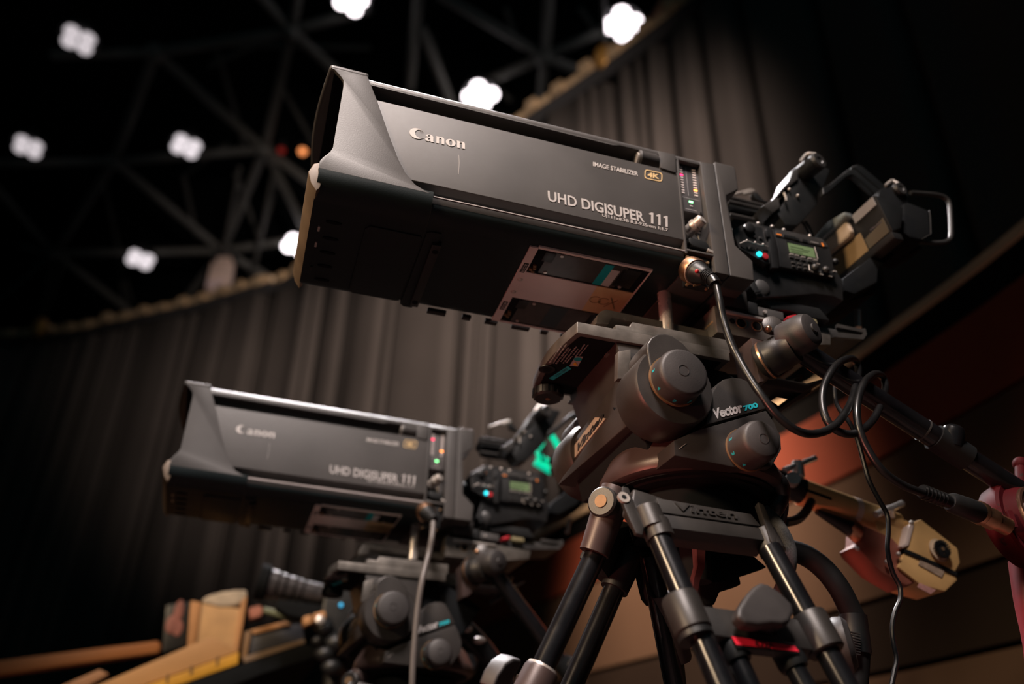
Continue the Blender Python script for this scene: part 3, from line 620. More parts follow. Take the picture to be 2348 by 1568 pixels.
# ---- sliding plate with drilled side between head and camera
def make_slide():
    S = thing('slide_plate', '', 'mount', (.68,.125,-.04))
    side = [(1640,700),(1800,738),(1802,774),(1645,765)]
    y = .045
    a = put('plate_body', G().prism(PP([(1637,700),(1905,768),(1905,790),(1800,790),(1645,761)],'y',y), (0,.14,0)), PLATE, S, bev=.0012)
    put('plate_lip', G().prism(PP([(1664,710),(1797,737),(1797,742),(1664,716)],'y',y-.004), (0,.02,0)), STEEL, S, bev=.0008)
    for px,py,r in ((1679,736,.0045),(1699,741,.0085),(1735,748,.0085),(1766,755,.0085)):
        c = P(px,py,'y',y); put('hole', G().cyl(c+V((0,-.0004,0)), c+V((0,.004,0)), r, n=24), MATTE, a)
        if r > .005: put('hole_rim', G().lathe([(-.0006,r*.86),(-.0006,r*1.02),(.0004,r*1.02),(.0004,r*.86)], c+V((0,-.0003,0)), Y, 24, False), BRASS, a)
    put('end_latch', G().obox(P(1629,732,'y',y+.02), (.0022,0,0), (0,.012,0), (.002,0,.013)), BRASS, S, bev=.001)
    put('guide_post', G().lathe([(-.03,.0105),(.055,.0105),(.058,.009)], P(1528,738,'y',.075), Z, 28), CHROME, S)
    put('mount_block', G().prism(PP([(1645,655),(1712,668),(1716,712),(1650,698)],'y',.05), (0,.12,0)), MAG, S, bev=.002)
    put('black_clamp', G().prism(PP([(1716,690),(1736,696),(1740,722),(1716,716)],'y',.05), (0,.04,0)), DARK, S, bev=.001)
    put('grey_clamp', G().prism(PP([(1738,702),(1796,716),(1798,734),(1740,722)],'y',.055), (0,.04,0)), CASE, S, bev=.0015)
    c = P(1753,716,'y',.054); put('screw', G().cyl(c+V((0,-.003,0)), c, .003, n=14), STEEL, S)
    put('release_lever', G().prism(PP([(1806,724),(1826,720),(1830,730),(1808,731)],'y',.055), (0,.03,0)), RED, S, bev=.0015)
    put('release_pad', G().prism(PP([(1834,723),(1872,732),(1876,742),(1838,735)],'y',.055), (0,.03,0)), mat('olive_pad',(.20,.17,.09),.6,0,.1), S, bev=.001)
    put('tail_plate', G().prism(PP([(1800,735),(1930,757),(1985,752),(1989,766),(1982,777),(1920,775),(1800,765)],'y',.07), (0,.10,0)), BODYL, S, bev=.0015)
    put('tail_edge', G().prism(PP([(1920,742),(1983,756),(1988,766),(1980,778),(1912,772),(1925,762),(1976,768),(1980,762),(1920,750)],'y',.066), (0,.006,0)), BODYL, S)
    for i in range(3):
        put('bellows_ring', G().lathe([(0,.034),(.005,.04),(.010,.034)], V((.735+i*.013,.12,-.045-i*.018)), (.6,0,-.8), 28), DARK, S)
    return S
slide = make_slide()
slide['label'] = 'drilled metal slide plate clamped on top of the near head'
# ================================================================== tripod
def make_tripod():
    T = thing('tripod', '', 'tripod', (.57,.11,-ZO))
    cz = V((.57,.11,0))
    put('crown', G().lathe([(0,.06),(0,.080),(.02,.086),(.045,.088),(.055,.08)], (.57,.11,-.333), Z, 48), MATTE, T)
    put('crown_spindle', G().lathe([(0,.012),(0,.018),(.06,.022)], (.57,.11,-.385), Z, 28), MATTE, T)
    # each leg lies in its own sloping plane; lower end stands on the floor
    # ---- leg nearest the photographer
    p0, n0 = V((.57,.0,-.30)), V((0,.94,-.34)).normalized()
    q = lambda x, y, off=0: PL(x, y, p0+n0*off, n0)
    dn = V((0,-.34,-.94)).normalized()
    def ext(a, b, z): return a+(b-a)*((z-a.z)/(b.z-a.z))
    lt, lb = q(1512,1235), q(1640,1535); rt, rb_ = q(1768,1262), q(1905,1510)
    la = put('leg', G().cyl(lt-(lb-lt)*.1, ext(lt,lb,-1.15), .0135), ANOD, T)
    lb2 = put('leg', G().cyl(rt-(rb_-rt)*.02, ext(rt,rb_,-1.15), .0135), ANOD, T)
    # upper hinge piece with the raised maker's name
    hb = put('leg_bridge', G().prism([q(1505,1141),q(1722,1178),q(1745,1206),q(1515,1174)], n0*.03), TRI, T, bev=.001)
    hb2 = put('leg_bridge', G().prism([q(1512,1177),q(1745,1210),q(1765,1240),q(1520,1208)], n0*.034), TRI, T, bev=.0012)
    a,b,c = q(1548,1170,-.0003),q(1690,1191,-.0003),q(1546,1153,-.0003)
    lettering('raised_lettering', 'Vinten', TRI, hb, a, b-a, c-a, bold=.01, depth=.0016)
    hl = put('hinge_lug', G().prism([q(x,y,.002) for x,y in [(1452,1118),(1478,1126),(1520,1140),(1520,1176),(1475,1190),(1446,1150)]], n0*.03), TRI, T, bev=.004, seg=3)
    put('hinge_barrel', G().lathe([(0,.017),(.028,.0165),(.03,.015)], q(1500,1216), q(1468,1132)-q(1500,1216), 28), TRI, T)
    put('leg_socket', G().lathe([(0,.0168),(.022,.0168),(.024,.015)], q(1516,1238), q(1497,1190)-q(1516,1238), 28), TRI, T)
    put('leg_socket', G().lathe([(0,.0158),(.014,.0158),(.030,.0150)], q(1773,1268,.010), q(1747,1215,.010)-q(1773,1268,.010), 28), TRI, T)
    hp = put('hinge_plate', G().prism([q(x,y,-.006) for x,y in [(1427,1114),(1441,1117),(1462,1170),(1478,1200),(1474,1226),(1459,1222),(1440,1180),(1424,1140)]], n0*.006), TRI, T, bev=.0014)
    c = q(1430,1141,-.0062); put('hinge_bolt', G().cyl(c-n0*.0015, c+n0*.002, .0075, n=20), STEEL, hp)
    put('bolt_hole', G().cyl(c-n0*.002, c+n0*.001, .003, n=14), MATTE, hp)
    put('hinge_plate', G().prism([q(x,y,-.006) for x,y in [(1738,1150),(1752,1157),(1782,1228),(1779,1250),(1768,1240)]], n0*.01), TRI, T, bev=.0014)
    # mid clamp with lever
    mid = put('mid_clamp', G().prism([q(x,y,-.004) for x,y in [(1590,1385),(1838,1420),(1872,1452),(1880,1492),(1712,1467),(1600,1449)]], n0*.022), TRI, T, bev=.002)
    ax = (lb-lt).normalized(); c1 = q(1575,1412); put('clamp_collar', G().lathe([(-.022,.0195),(-.020,.0205),(.018,.0205),(.020,.0185)], c1, ax, 32), TRI, T)
    put('collar_ring', G().lathe([(0,.0195),(.006,.0195)], c1+ax*.021, ax, 32), DARK, T)
    ax2 = (rb_-rt).normalized(); c2 = q(1872,1450); put('clamp_collar', G().lathe([(-.020,.0195),(-.018,.0205),(.022,.0205),(.024,.0185)], c2, ax2, 32), TRI, T)
    # three-lobed clamp lever
    kc = q(1755,1400,-.026)
    lob = [(1690,1412),(1693,1392),(1712,1362),(1728,1344),(1744,1334),(1762,1338),(1790,1356),(1818,1384),(1822,1402),(1812,1424),(1796,1430),(1770,1428),(1740,1432),(1710,1428)]
    lv = put('clamp_lever', G().prism([q(x,y,-.030) for x,y in lob], n0*.017), KNOB, T, bev=.006, seg=4)
    put('lever_stem', G().cyl(q(1760,1425,-.02), q(1758,1440,.004), .010), DARK, lv)
    # inner lower tubes, tape
    for (x0,y0,x1,y1) in ((1668,1460,1716,1568),(1795,1480,1843,1568)):
        a,b = q(x0,y0,.012),q(x1,y1,.012)
        put('lower_leg', G().cyl(a, ext(a,b,-ZO+.03), .0115), ANOD, T)
        put('lower_collar', G().lathe([(0,.0165),(.016,.0165),(.022,.0145)], a.lerp(b,.12), b-a, 28), DARK, T)
    tp = put('tape', G().prism([q(x,y,-.0068) for x,y in [(1677,1459),(1822,1481),(1832,1494),(1688,1478)]], n0*-.0004), TAPE, T)
    put('tape_carrier', G().prism([q(x,y,-.006) for x,y in [(1676,1452),(1826,1474),(1836,1500),(1690,1484)]], n0*.012), DARK, T, bev=.001)
    a,b,c = q(1733,1481,-.0076),q(1776,1487,-.0076),q(1730,1468,-.0076)
    lettering('lettering', '622A', BLACKP, tp, a, b-a, c-a, depth=.0002)
    foot = lambda p: put('foot', G().lathe([(0,.03),(.012,.032),(.03,.02)], V((p.x,p.y,-ZO)), Z, 24), RUBBER, T)
    for (x0,y0,x1,y1) in ((1668,1460,1716,1568),(1795,1480,1843,1568)):
        a,b = q(x0,y0,.012),q(x1,y1,.012); foot(ext(a,b,-ZO))
    # ---- left leg, going away to the left
    h = V((.75,.66,0)).normalized(); o = V((-.66,.75,0)).normalized(); s, c_ = math.sin(math.radians(20)), math.cos(math.radians(20))
    dn1 = o*s-Z*c_; n1 = h.cross(dn1).normalized(); p1 = P(1400,1163,'z',-.300)
    r = lambda x, y, off=0: PL(x, y, p1+n1*off, n1)
    if (CAM-p1).dot(n1) > 0: n1 = -n1
    lt, lb = r(1370,1262), r(1252,1515); rt, rb_ = r(1413,1340), r(1326,1540)
    put('leg', G().cyl(lt-(lb-lt)*.1, ext(lt,lb,-1.2), .0145), ANOD, T)
    put('leg', G().cyl(rt-(rb_-rt)*.15, ext(rt,rb_,-1.2), .0145), ANOD, T)
    ka = r(1398,1163); kk = (lt-lb).normalized()
    put('leg_socket', G().lathe([(0,.0195),(.010,.0195),(.064,.0225),(.076,.022),(.090,.0195)], r(1362,1268), ka-r(1362,1268), 32), MAGR, T)
    kn = put('knuckle', G().lathe([(0,.018),(.003,.0205),(.034,.0205),(.037,.018)], r(1401,1164)-h*.030, h, 32), TRI, T)
    put('hinge_bolt', G().cyl(r(1401,1164)-h*.0315, r(1401,1164)-h*.024, .0085), BRASS, kn)
    put('leg_bridge', G().prism([r(x,y,.004) for x,y in [(1405,1215),(1455,1200),(1470,1250),(1450,1330),(1436,1360),(1398,1330),(1370,1290)]], n1*.03), DARK, T, bev=.004)
    put('leg_socket', G().lathe([(0,.019),(.05,.021),(.06,.02)], r(1408,1352), rt-rb_, 28), DARK, T)
    col = put('clamp_collar', G().lathe([(0,.0205),(.004,.022),(.075,.024),(.09,.024)], r(1243,1535), lb-lt, 32), MAGR, T)
    put('collar_ring', G().lathe([(-.003,.0195),(.002,.0205)], r(1243,1535), lb-lt, 32), STEEL, col)
    put('clamp_lever', G().prism([r(x,y,-.012) for x,y in [(1130,1580),(1142,1548),(1160,1522),(1180,1510),(1195,1512),(1196,1522),(1176,1560),(1165,1585)]], n1*.02), KNOB, T, bev=.006, seg=3)
    put('mid_clamp', G().prism([r(x,y,.0) for x,y in [(1215,1555),(1300,1620),(1290,1680),(1205,1600)]], n1*.02), TRI, T, bev=.002)
    e1, e2 = ext(lt,lb,-1.0), ext(rt,rb_,-1.0)
    for e in (e1.lerp(e2,.25), e1.lerp(e2,.75)):
        b = e+dn1*((e.z+ZO-.02)/c_); put('lower_leg', G().cyl(e-dn1*.3, b, .0115), ANOD, T); foot(b)
    # ---- rear leg, mostly hidden behind the near one
    o2 = V((.75,.62,0)).normalized(); h2 = V((-.62,.75,0)).normalized(); dn2 = o2*s-Z*c_
    for k, top in ((-1, P(1490,1275,'y',.15)), (1, P(1590,1285,'y',.26))):
        b = top+dn2*.9; put('leg', G().cyl(top, b, .0145), ANOD, T)
    a1 = P(1490,1270,'y',.15)
    put('leg_socket', G().prism(PP([(1457,1240),(1478,1300),(1494,1362),(1508,1380),(1522,1352),(1516,1300),(1500,1240)],'y',.15), (0,.035,0)), MATTE, T, bev=.003)
    put('clamp_collar', G().lathe([(0,.020),(.085,.020),(.09,.018)], P(1518,1362,'y',.16), P(1545,1478,'y',.18)-P(1518,1362,'y',.16), 28), MAGR, T)
    put('lower_leg', G().cyl(P(1540,1450,'y',.18), V((P(1540,1450,'y',.18).x+.18,.42,-ZO+.02)), .0125), ANOD, T)
    foot(V((P(1540,1450,'y',.18).x+.18,.42,-ZO)))
    put('strap', G().prism(PP([(1596,1240),(1618,1240),(1616,1300),(1605,1330),(1594,1390),(1586,1390),(1592,1325),(1600,1295)],'y',.06), (0,.012,0)), mat('dark_red_strap',(.06,.012,.014),.6,0,.2,60), T)
    put('spreader_arm', G().prism(PP([(1618,1262),(1690,1290),(1700,1340),(1652,1355),(1640,1385),(1606,1390),(1604,1330)],'y',.13), (0,.02,0)), MATTE, T, bev=.003)
    put('spreader_arm', G().prism(PP([(1440,1250),(1700,1250),(1760,1300),(1640,1340),(1600,1312),(1480,1290)],'y',.17), (0,.02,0)), MATTE, T, bev=.003)
    return T
tripod = make_tripod()
tripod['label'] = 'near tripod with paired black tube legs and a strip of red tape'
# ================================================================== camera body behind the lens
def make_camera():
    B = thing('camera_body', '', 'camera', (.75,.125,.03))
    yb = .05
    zb = lambda a, b: (1660+a/7.127, 480+b/7.127)
    q = lambda a, b, dy=0: P(*zb(a,b), 'y', yb+dy)
    full = [(120,330),(405,195),(600,245),(960,325),(1400,430),(1600,470),(1700,580),(1750,700),(1840,1000),(1940,1160),(1960,1500),(1800,1420),(1500,1380),(1000,1420),(560,1440),(430,1250),(460,850),(260,640)]
    put('body_shell', G().prism([q(a,b) for a,b in full], (0,.15,0)), BODY, B, bev=.003)
    # left control module
    mod = put('control_module', G().prism([q(a,b,-.012) for a,b in [(135,325),(405,200),(560,245),(690,300),(745,600),(760,880),(690,900),(420,720),(255,640),(160,390)]], (0,.014,0)), BODYL, B, bev=.002)
    put('module_recess', G().prism([q(a,b,-.0126) for a,b in [(250,350),(400,255),(620,300),(690,620),(740,850),(690,880),(480,760),(270,640)]], (0,.004,0)), DARK, mod)
    dial = q(400,330,-.013); put('control_dial', G().lathe([(0,.0095),(.005,.0095),(.006,.008),(.0065,.002)], dial, (0,-1,0), 24), BODY, mod)
    put('status_lamp', G().prism([q(a,b,-.0132) for a,b in [(440,300),(490,300),(505,330),(450,325)]], (0,.001,0)), AMBERP, mod)
    for a, b, w_, h_ in ((505,435,48,30),(605,460,48,30),(450,630,55,34),(550,660,55,34),(655,685,55,34)):
        put('button', G().prism([q(a+dx*w_*.5,b+dy*h_*.6+dx*8,-.0150) for dx,dy in ((-1,-1),(1,-1),(1,1),(-1,1))], (0,.003,0)), BODYL, mod, bev=.0006)
    put('toggle_bar', G().tube([q(265,560,-.015),q(375,520,-.02),q(500,560,-.018),q(640,590,-.018),q(715,610,-.015)], .0012, 8), STEEL, mod)
    for a, b in ((375,515),(510,548),(640,578)): put('toggle', G().ball(q(a,b,-.019), .0026, 6), STEEL, mod)
    put('cyan_button', G().lathe([(0,.0045),(.003,.0042),(.0035,.001)], q(570,738,-.013), (0,-1,0), 20), LEDC, mod)
    put('red_button', G().lathe([(0,.0058),(.003,.0055),(.0037,.001)], q(662,775,-.013), (0,-1,0), 20), RED, mod)
    # vertical rib between module and display door
    put('body_rib', G().prism([q(a,b,-.014) for a,b in [(690,290),(800,330),(850,520),(880,680),(905,960),(790,950),(745,600)]], (0,.016,0)), BODY, B, bev=.002)
    rb = put('rib_latch', G().prism([q(a,b,-.016) for a,b in [(675,345),(735,335),(760,440),(700,450)]], (0,.003,0)), DARK, B, bev=.0005)
    # display door
    door = put('display_door', G().prism([q(a,b,-.010) for a,b in [(770,285),(960,330),(1260,395),(1390,425),(1610,475),(1715,590),(1740,650),(1800,960),(1830,1110),(1500,1050),(910,930),(890,680),(850,500)]], (0,.012,0)), BODY, B, bev=.002)
    put('door_top', G().prism([q(a,b,-.0115) for a,b in [(850,340),(960,335),(1260,400),(1390,432),(1600,480),(1700,590),(1690,620),(1420,560),(1000,465),(850,430)]], (0,.003,0)), BODYL, door, bev=.0008)
    scr = put('display_bezel', G().prism([q(a,b,-.0112) for a,b in [(1015,505),(1485,610),(1545,815),(1065,700)]], (0,.004,0)), DARK, door)
    put('display', G().prism([q(a,b,-.0116) for a,b in [(1040,545),(1465,635),(1500,792),(1075,695)]], (0,.001,0)), LCD, scr)
    for k,(a,b,wd) in enumerate(((1085,600,.5),(1085,640,.7),(1100,675,.45),(1280,655,.3))):
        put('display_line', G().prism([q(a,b,-.0118),q(a+420*wd,b+90*wd,-.0118),q(a+422*wd,b+90*wd+10,-.0118),q(a+2,b+10,-.0118)], (0,.0003,0)), mat('display_ink_%d'%k,(.03,.05,.02),.5,0,0), scr)
    put('bezel_edge', G().tube([q(1480,615,-.0118),q(1535,810,-.0118),q(1380,790,-.0118)], .0007, 6, 0), STEEL, scr)
    for a, b in ((1112,728),(1198,748),(1300,775),(1410,800),(1500,822)): put('soft_key', G().prism([q(a+dx*32,b+dy*10+dx*6,-.0125) for dx,dy in ((-1,-1),(1,-1),(1,1),(-1,1))], (0,.002,0)), STEEL, door)
    for a, b in ((1112,768),(1200,790),(1298,812),(1410,835),(1505,850)): put('key', G().prism([q(a+dx*32,b+dy*18+dx*6,-.012) for dx,dy in ((-1,-1),(1,-1),(1,1),(-1,1))], (0,.002,0)), BODYL, door)
    for a, b in ((1140,862),(1238,882),(1340,905),(1150,922),(1245,942),(1345,965)): put('key', G().prism([q(a+dx*28,b+dy*14+dx*6,-.0125) for dx,dy in ((-1,-1),(1,-1),(1,1),(-1,1))], (0,.003,0)), BODYL, door, bev=.0005)
    put('key_frame', G().tube([q(1385,905,-.012),q(1400,995,-.012),q(1460,1025,-.012)], .0007, 6, 0), STEEL, door)
    for a, b in ((1495,945),(1670,985)): put('thumb_wheel', G().ball(q(a,b,-.013), .0062, 10, (1,.8,1)), BODYL, door)
    for a, b in ((1560,1015),(1600,1060),(1745,1090),(1820,1010),(1545,888)): put('port', G().prism([q(a+dx*24,b+dy*8+dx*8,-.012) for dx,dy in ((-1,-1),(1,-1),(1,1),(-1,1))], (0,.002,0)), STEEL, door)
    put('amber_mark', G().prism([q(a,b,-.0122) for a,b in [(855,388),(940,408),(945,428),(862,410)]], (0,.0005,0)), AMBERP, door)
    put('amber_mark', G().prism([q(a,b,-.0122) for a,b in [(1590,545),(1615,548),(1640,600),(1618,605)]], (0,.0005,0)), AMBERP, door)
    for a, b, w_ in ((1025,435,45),(1120,455,50),(1200,485,30),(1325,510,40)): put('slot_window', G().prism([q(a+dx*w_,b+dy*18+dx*10,-.0122) for dx,dy in ((-1,-1),(1,-1),(1,1),(-1,1))], (0,.0006,0)), DARK, door)
    p_,r_ = q(1415,535,-.0122), q(1545,562,-.0122); lettering('lettering', 'C700FFGS', PRINT, door, p_, r_-p_, q(1415,520,-.0122)-p_, depth=.0002)
    for a, b in ((560,235),(975,340),(785,285),(1400,440)): put('corner_screw', G().ball(q(a,b,-.009), .0035, 6), STEEL, B)
    put('rear_rail', G().prism([q(a,b,-.004) for a,b in [(1650,650),(1690,640),(1760,900),(1800,1040),(1745,1040)]], (0,.01,0)), BODYL, B, bev=.001)
    put('strap_lug', G().ball(q(1815,860,-.004), .006, 8), DARK, B)
    # top carrying handle
    za = lambda a, b: (1640+a/7.128, 340+b/7.128)
    h = lambda a, b, y=.10: P(*za(a,b), 'y', y)
    hd = put('top_handle', G().prism([h(a,b) for a,b in [(195,845),(790,990),(880,1030),(1110,1300),(1010,1300),(830,1100),(740,1060),(230,940)]], (0,.045,0)), DARK, B, bev=.002)
    put('handle_rail', G().tube([h(190,795),h(500,868),h(780,935)], .0034, 10, 3), BODYL, hd)
    put('handle_rail', G().tube([h(205,868),h(500,935),h(790,1000),h(870,1035),h(980,1150),h(1100,1300)], .0034, 10, 3), BODYL, hd)
    put('handle_shade', G().prism([h(a,b,.112) for a,b in [(190,800),(780,930),(1000,1000),(1150,1310),(700,1240),(300,1150),(240,1040)]], (0,.03,0)), MATTE, B, bev=.001)  # dark sheet standing in for the shadow between the handle bars
    put('handle_rail', G().tube([h(235,1085),h(500,1140),h(730,1195),h(800,1235)], .0036, 10, 3), BODYL, hd)
    put('handle_rail', G().tube([h(190,785,.16),h(400,730,.16),h(560,690,.16),h(620,705,.16),h(450,750,.16)], .0028, 8, 4), STEEL, hd)
    put('handle_lever', G().prism([h(a,b,.15) for a,b in [(620,720),(680,720),(740,790),(800,850),(880,870),(800,880),(680,830),(640,780)]], (0,.012,0)), DARK, hd, bev=.001)
    for d in (0,60): put('lead', G().tube([h(1410+d,1190,.12),h(1470+d,1280,.12),h(1520+d,1400,.12),h(1530+d,1460,.12)], .0022, 8), RUBBER, B)
    # lens mount and base
    put('mount_ring', G().lathe([(0,.045),(.004,.05),(.03,.05),(.034,.045)], V((.645,.125,.12)), X, 40), DARK, B)
    kn = put('mount_knob', G().lathe([(0,.013),(.004,.0145),(.012,.0145),(.014,.011)], P(1738,668,'y',.062), (-.3,-1,-.1), 24), BODYL, B)
    put('knob_slot', G().obox(P(1738,668,'y',.0465), (.006,0,.002), (0,.0015,0), (.001,0,.002)), DARK, kn)
    put('base_foot', G().prism(PP([(1745,680),(1800,690),(1880,706),(1905,735),(1860,728),(1810,712),(1770,708)],'y',.058), (0,.12,0)), DARK, B, bev=.003)
    put('rear_support', G().prism(PP([(1905,690),(1950,690),(2008,672),(2012,625),(1962,618),(1930,640)],'y',.09), (0,.10,0)), MATTE, B, bev=.003)
    put('rear_post', G().cyl(P(1967,712,'y',.12), P(1968,752,'y',.12), .0055, n=16), STEEL, B)
    return B
camera_body = make_camera(); camera_body['label'] = 'black camera body with green display, between the large sharp lens and viewfinder'
def make_viewfinder():
    E_ = thing('viewfinder', '', 'viewfinder', (.87,.09,.2))
    za = lambda a, b: (1640+a/7.128, 340+b/7.128)
    h = lambda a, b, y=.07: P(*za(a,b), 'y', y)
    arm = put('lower_arm', G().prism([h(a,b) for a,b in [(1000,1040),(1070,960),(1160,830),(1190,690),(1350,500),(1370,360),(1440,280),(1560,250),(1850,330),(1880,350),(1770,640),(1680,740),(1680,900),(1590,1010),(1440,1180),(1340,1260),(1150,1250)]], (0,.045,0)), DARK, E_, bev=.003)
    put('arm_cheek', G().prism([h(a,b,.066) for a,b in [(775,930),(1000,805),(1035,820),(1065,965),(945,1050),(850,985)]], (0,.05,0)), BODYL, E_, bev=.0015)
    put('arm_cheek', G().prism([h(a,b,.066) for a,b in [(975,800),(1125,620),(1205,535),(1270,350),(1385,285),(1360,345),(1355,500),(1230,600),(1140,655),(1010,815)]], (0,.05,0)), BODYL, E_, bev=.0015)
    put('arm_pin', G().tube([h(1125,730,.062),h(1150,800,.062),h(1160,860,.062)], .0022, 8, 3), STEEL, E_)
    for a, b in ((1210,675),(1350,775),(1420,300)): put('screw', G().ball(h(a,b,.067), .003, 6), STEEL, E_)
    dr = put('pivot_drum', G().lathe([(0,.014),(.003,.0165),(.055,.0165),(.058,.014)], h(1690,205,.035), (-.22,1,-.05), 36), DARK, E_)
    put('drum_cap', G().lathe([(-.001,.006),(-.003,.0075),(-.003,.0145),(.002,.0165)], h(1690,205,.035), (-.22,1,-.05), 32), BODYL, dr)
    put('drum_bracket', G().tube([h(1395,220,.05),h(1480,110,.05),h(1530,90,.045),h(1640,100,.04)], .0032, 8), STEEL, dr)
    z3 = lambda a, b: (1880+a/5.228, 360+b/5.228)
    k = lambda a, b, y=.05: P(*z3(a,b), 'y', y)
    mid = [(30,365),(130,310),(330,150),(380,132),(430,145),(560,260),(740,410),(790,440),(760,500),(660,440),(420,225),(380,215),(330,235),(90,445),(40,450)]
    ua = put('upper_arm', G().prism([k(a,b,.05) for a,b in mid], (0,.012,0)), DARK, E_, bev=.003, seg=3)
    put('upper_arm_rear', G().prism([k(a,b,.05) for a,b in [(385,110),(450,85),(510,105),(640,215),(800,350),(770,430),(440,150)]], (0,.014,0)), DARK, E_, bev=.003, seg=3)
    # housing, long axis across the lens
    hs = put('housing', G().loft([k(655,450,0),k(830,520,0),k(1000,600,0),k(985,860,0),k(872,885,0)], [p+V((.0,.165,0)) for p in [k(655,450,0),k(830,520,0),k(1000,600,0),k(985,860,0),k(872,885,0)]]), DARK, E_, bev=.003)
    A0, A1 = k(655,450,0), k(872,885,0)                # top and bottom of the near edge of the front face
    f = lambda s, t, e=0: A0.lerp(A1, t)+V((-e,.165*s,0))
    put('front_panel', G().prism([f(.36,.50,.0006),f(.36,.99,.0006),f(1.0,.99,.0006),f(1.0,.5,.0006)], (-.0012,0,0)), mat('tan_panel',(.30,.20,.10),.45,0,.12,14), hs)
    put('front_panel', G().prism([f(.03,.02,.0006),f(.03,.24,.0006),f(.36,.24,.0006),f(.36,.02,.0006)], (-.0012,0,0)), mat('grey_panel',(.34,.32,.31),.4,0,.15,14), hs)
    put('front_panel', G().prism([f(.03,.60,.0006),f(.03,.98,.0006),f(.34,.98,.0006),f(.34,.72,.0006)], (-.0012,0,0)), mat('olive_panel',(.10,.085,.06),.45,0,.12,14), hs)
    slab = put('cream_slab', G().prism([f(.40,.16,.004),f(.40,.44,.004),f(.44,.52,.004),f(1.02,.46,.004),f(1.02,.16,.004)], (-.010,0,0)), mat('cream_panel',(.62,.48,.36),.45,0,.08,14), E_, bev=.003)
    put('glass_hump', G().prism([f(.34,-.02,.002),f(.36,.10,.002),f(.95,.14,.002),f(.95,-.06,.002),f(.6,-.14,.002)], (-.016,0,0)), mat('grey_glass',(.34,.38,.38),.15,.3,.2,40), E_, bev=.003)
    lp = put('lettering_plate', G().obox(k(670,840,-.0008), k(735,775,0)-k(670,840,0), (0,.0002,0), (0,0,.001)), DARK, hs)
    p_, r_ = k(605,885,-.0012), k(735,790,-.0012)
    lettering('lettering', 'OLED', mat('dim_print',(.10,.07,.07),.6,0,0), lp, p_, r_-p_, k(600,865,-.0012)-p_, depth=.0003)
    put('lower_rail', G().prism([f(.0,1.02,.004),f(.0,1.20,.004),f(1.05,1.20,.004),f(1.05,1.02,.004)], (.02,0,0)), BODY, E_, bev=.002)
    d2 = put('hinge_drum', G().lathe([(0,.011),(.003,.0135),(.05,.0135),(.052,.011)], k(965,380,.015), (-.15,1,-.05), 32), DARK, E_)
    put('drum_cap', G().lathe([(-.001,.005),(-.0025,.006),(-.0025,.012),(.002,.0136)], k(965,380,.015), (-.15,1,-.05), 28), BODYL, d2)
    put('drum_bracket', G().tube([k(785,345,.02),k(860,285,.02),k(900,300,.018),k(940,320,.015)], .003, 8), STEEL, d2)
    put('hinge_block', G().prism([k(a,b,.02) for a,b in [(730,380),(860,330),(1060,430),(1060,560),(1000,700),(960,960),(870,900),(800,660),(700,480)]], (0,.05,0)), MATTE, E_, bev=.003)
    put('eyecup', G().prism([k(a,b,.012) for a,b in [(1000,560),(1060,540),(1310,640),(1330,930),(1230,990),(1080,960),(1000,900)]], (0,.06,0)), MATTE, E_, bev=.004)
    put('eyecup_edge', G().tube([k(1310,640,.010),k(1322,720,.010),k(1330,920,.010),k(1225,985,.010)], .0008, 6, 0), BODYL, E_)
    put('loop_bracket', G().tube([k(1085,430,.03),k(1250,440,.03),k(1400,455,.03),k(1500,490,.03),k(1550,560,.03),k(1565,700,.03),k(1572,900,.03),k(1560,980,.03),k(1500,1020,.03),k(1400,1030,.03),k(1250,1020,.03),k(1100,990,.03)], .0042, 10), BODYL, E_)
    put('lower_support', G().prism([k(a,b,.06) for a,b in [(280,1450),(620,1190),(900,950),(1090,1010),(1250,1080),(1080,1160),(930,1130),(700,1360),(690,1500),(420,1640),(300,1600)]], (0,.05,0)), MATTE, E_, bev=.003)
    return E_
viewfinder = make_viewfinder(); viewfinder['label'] = 'black viewfinder on a cranked arm with square wire loop, beside the near camera body'
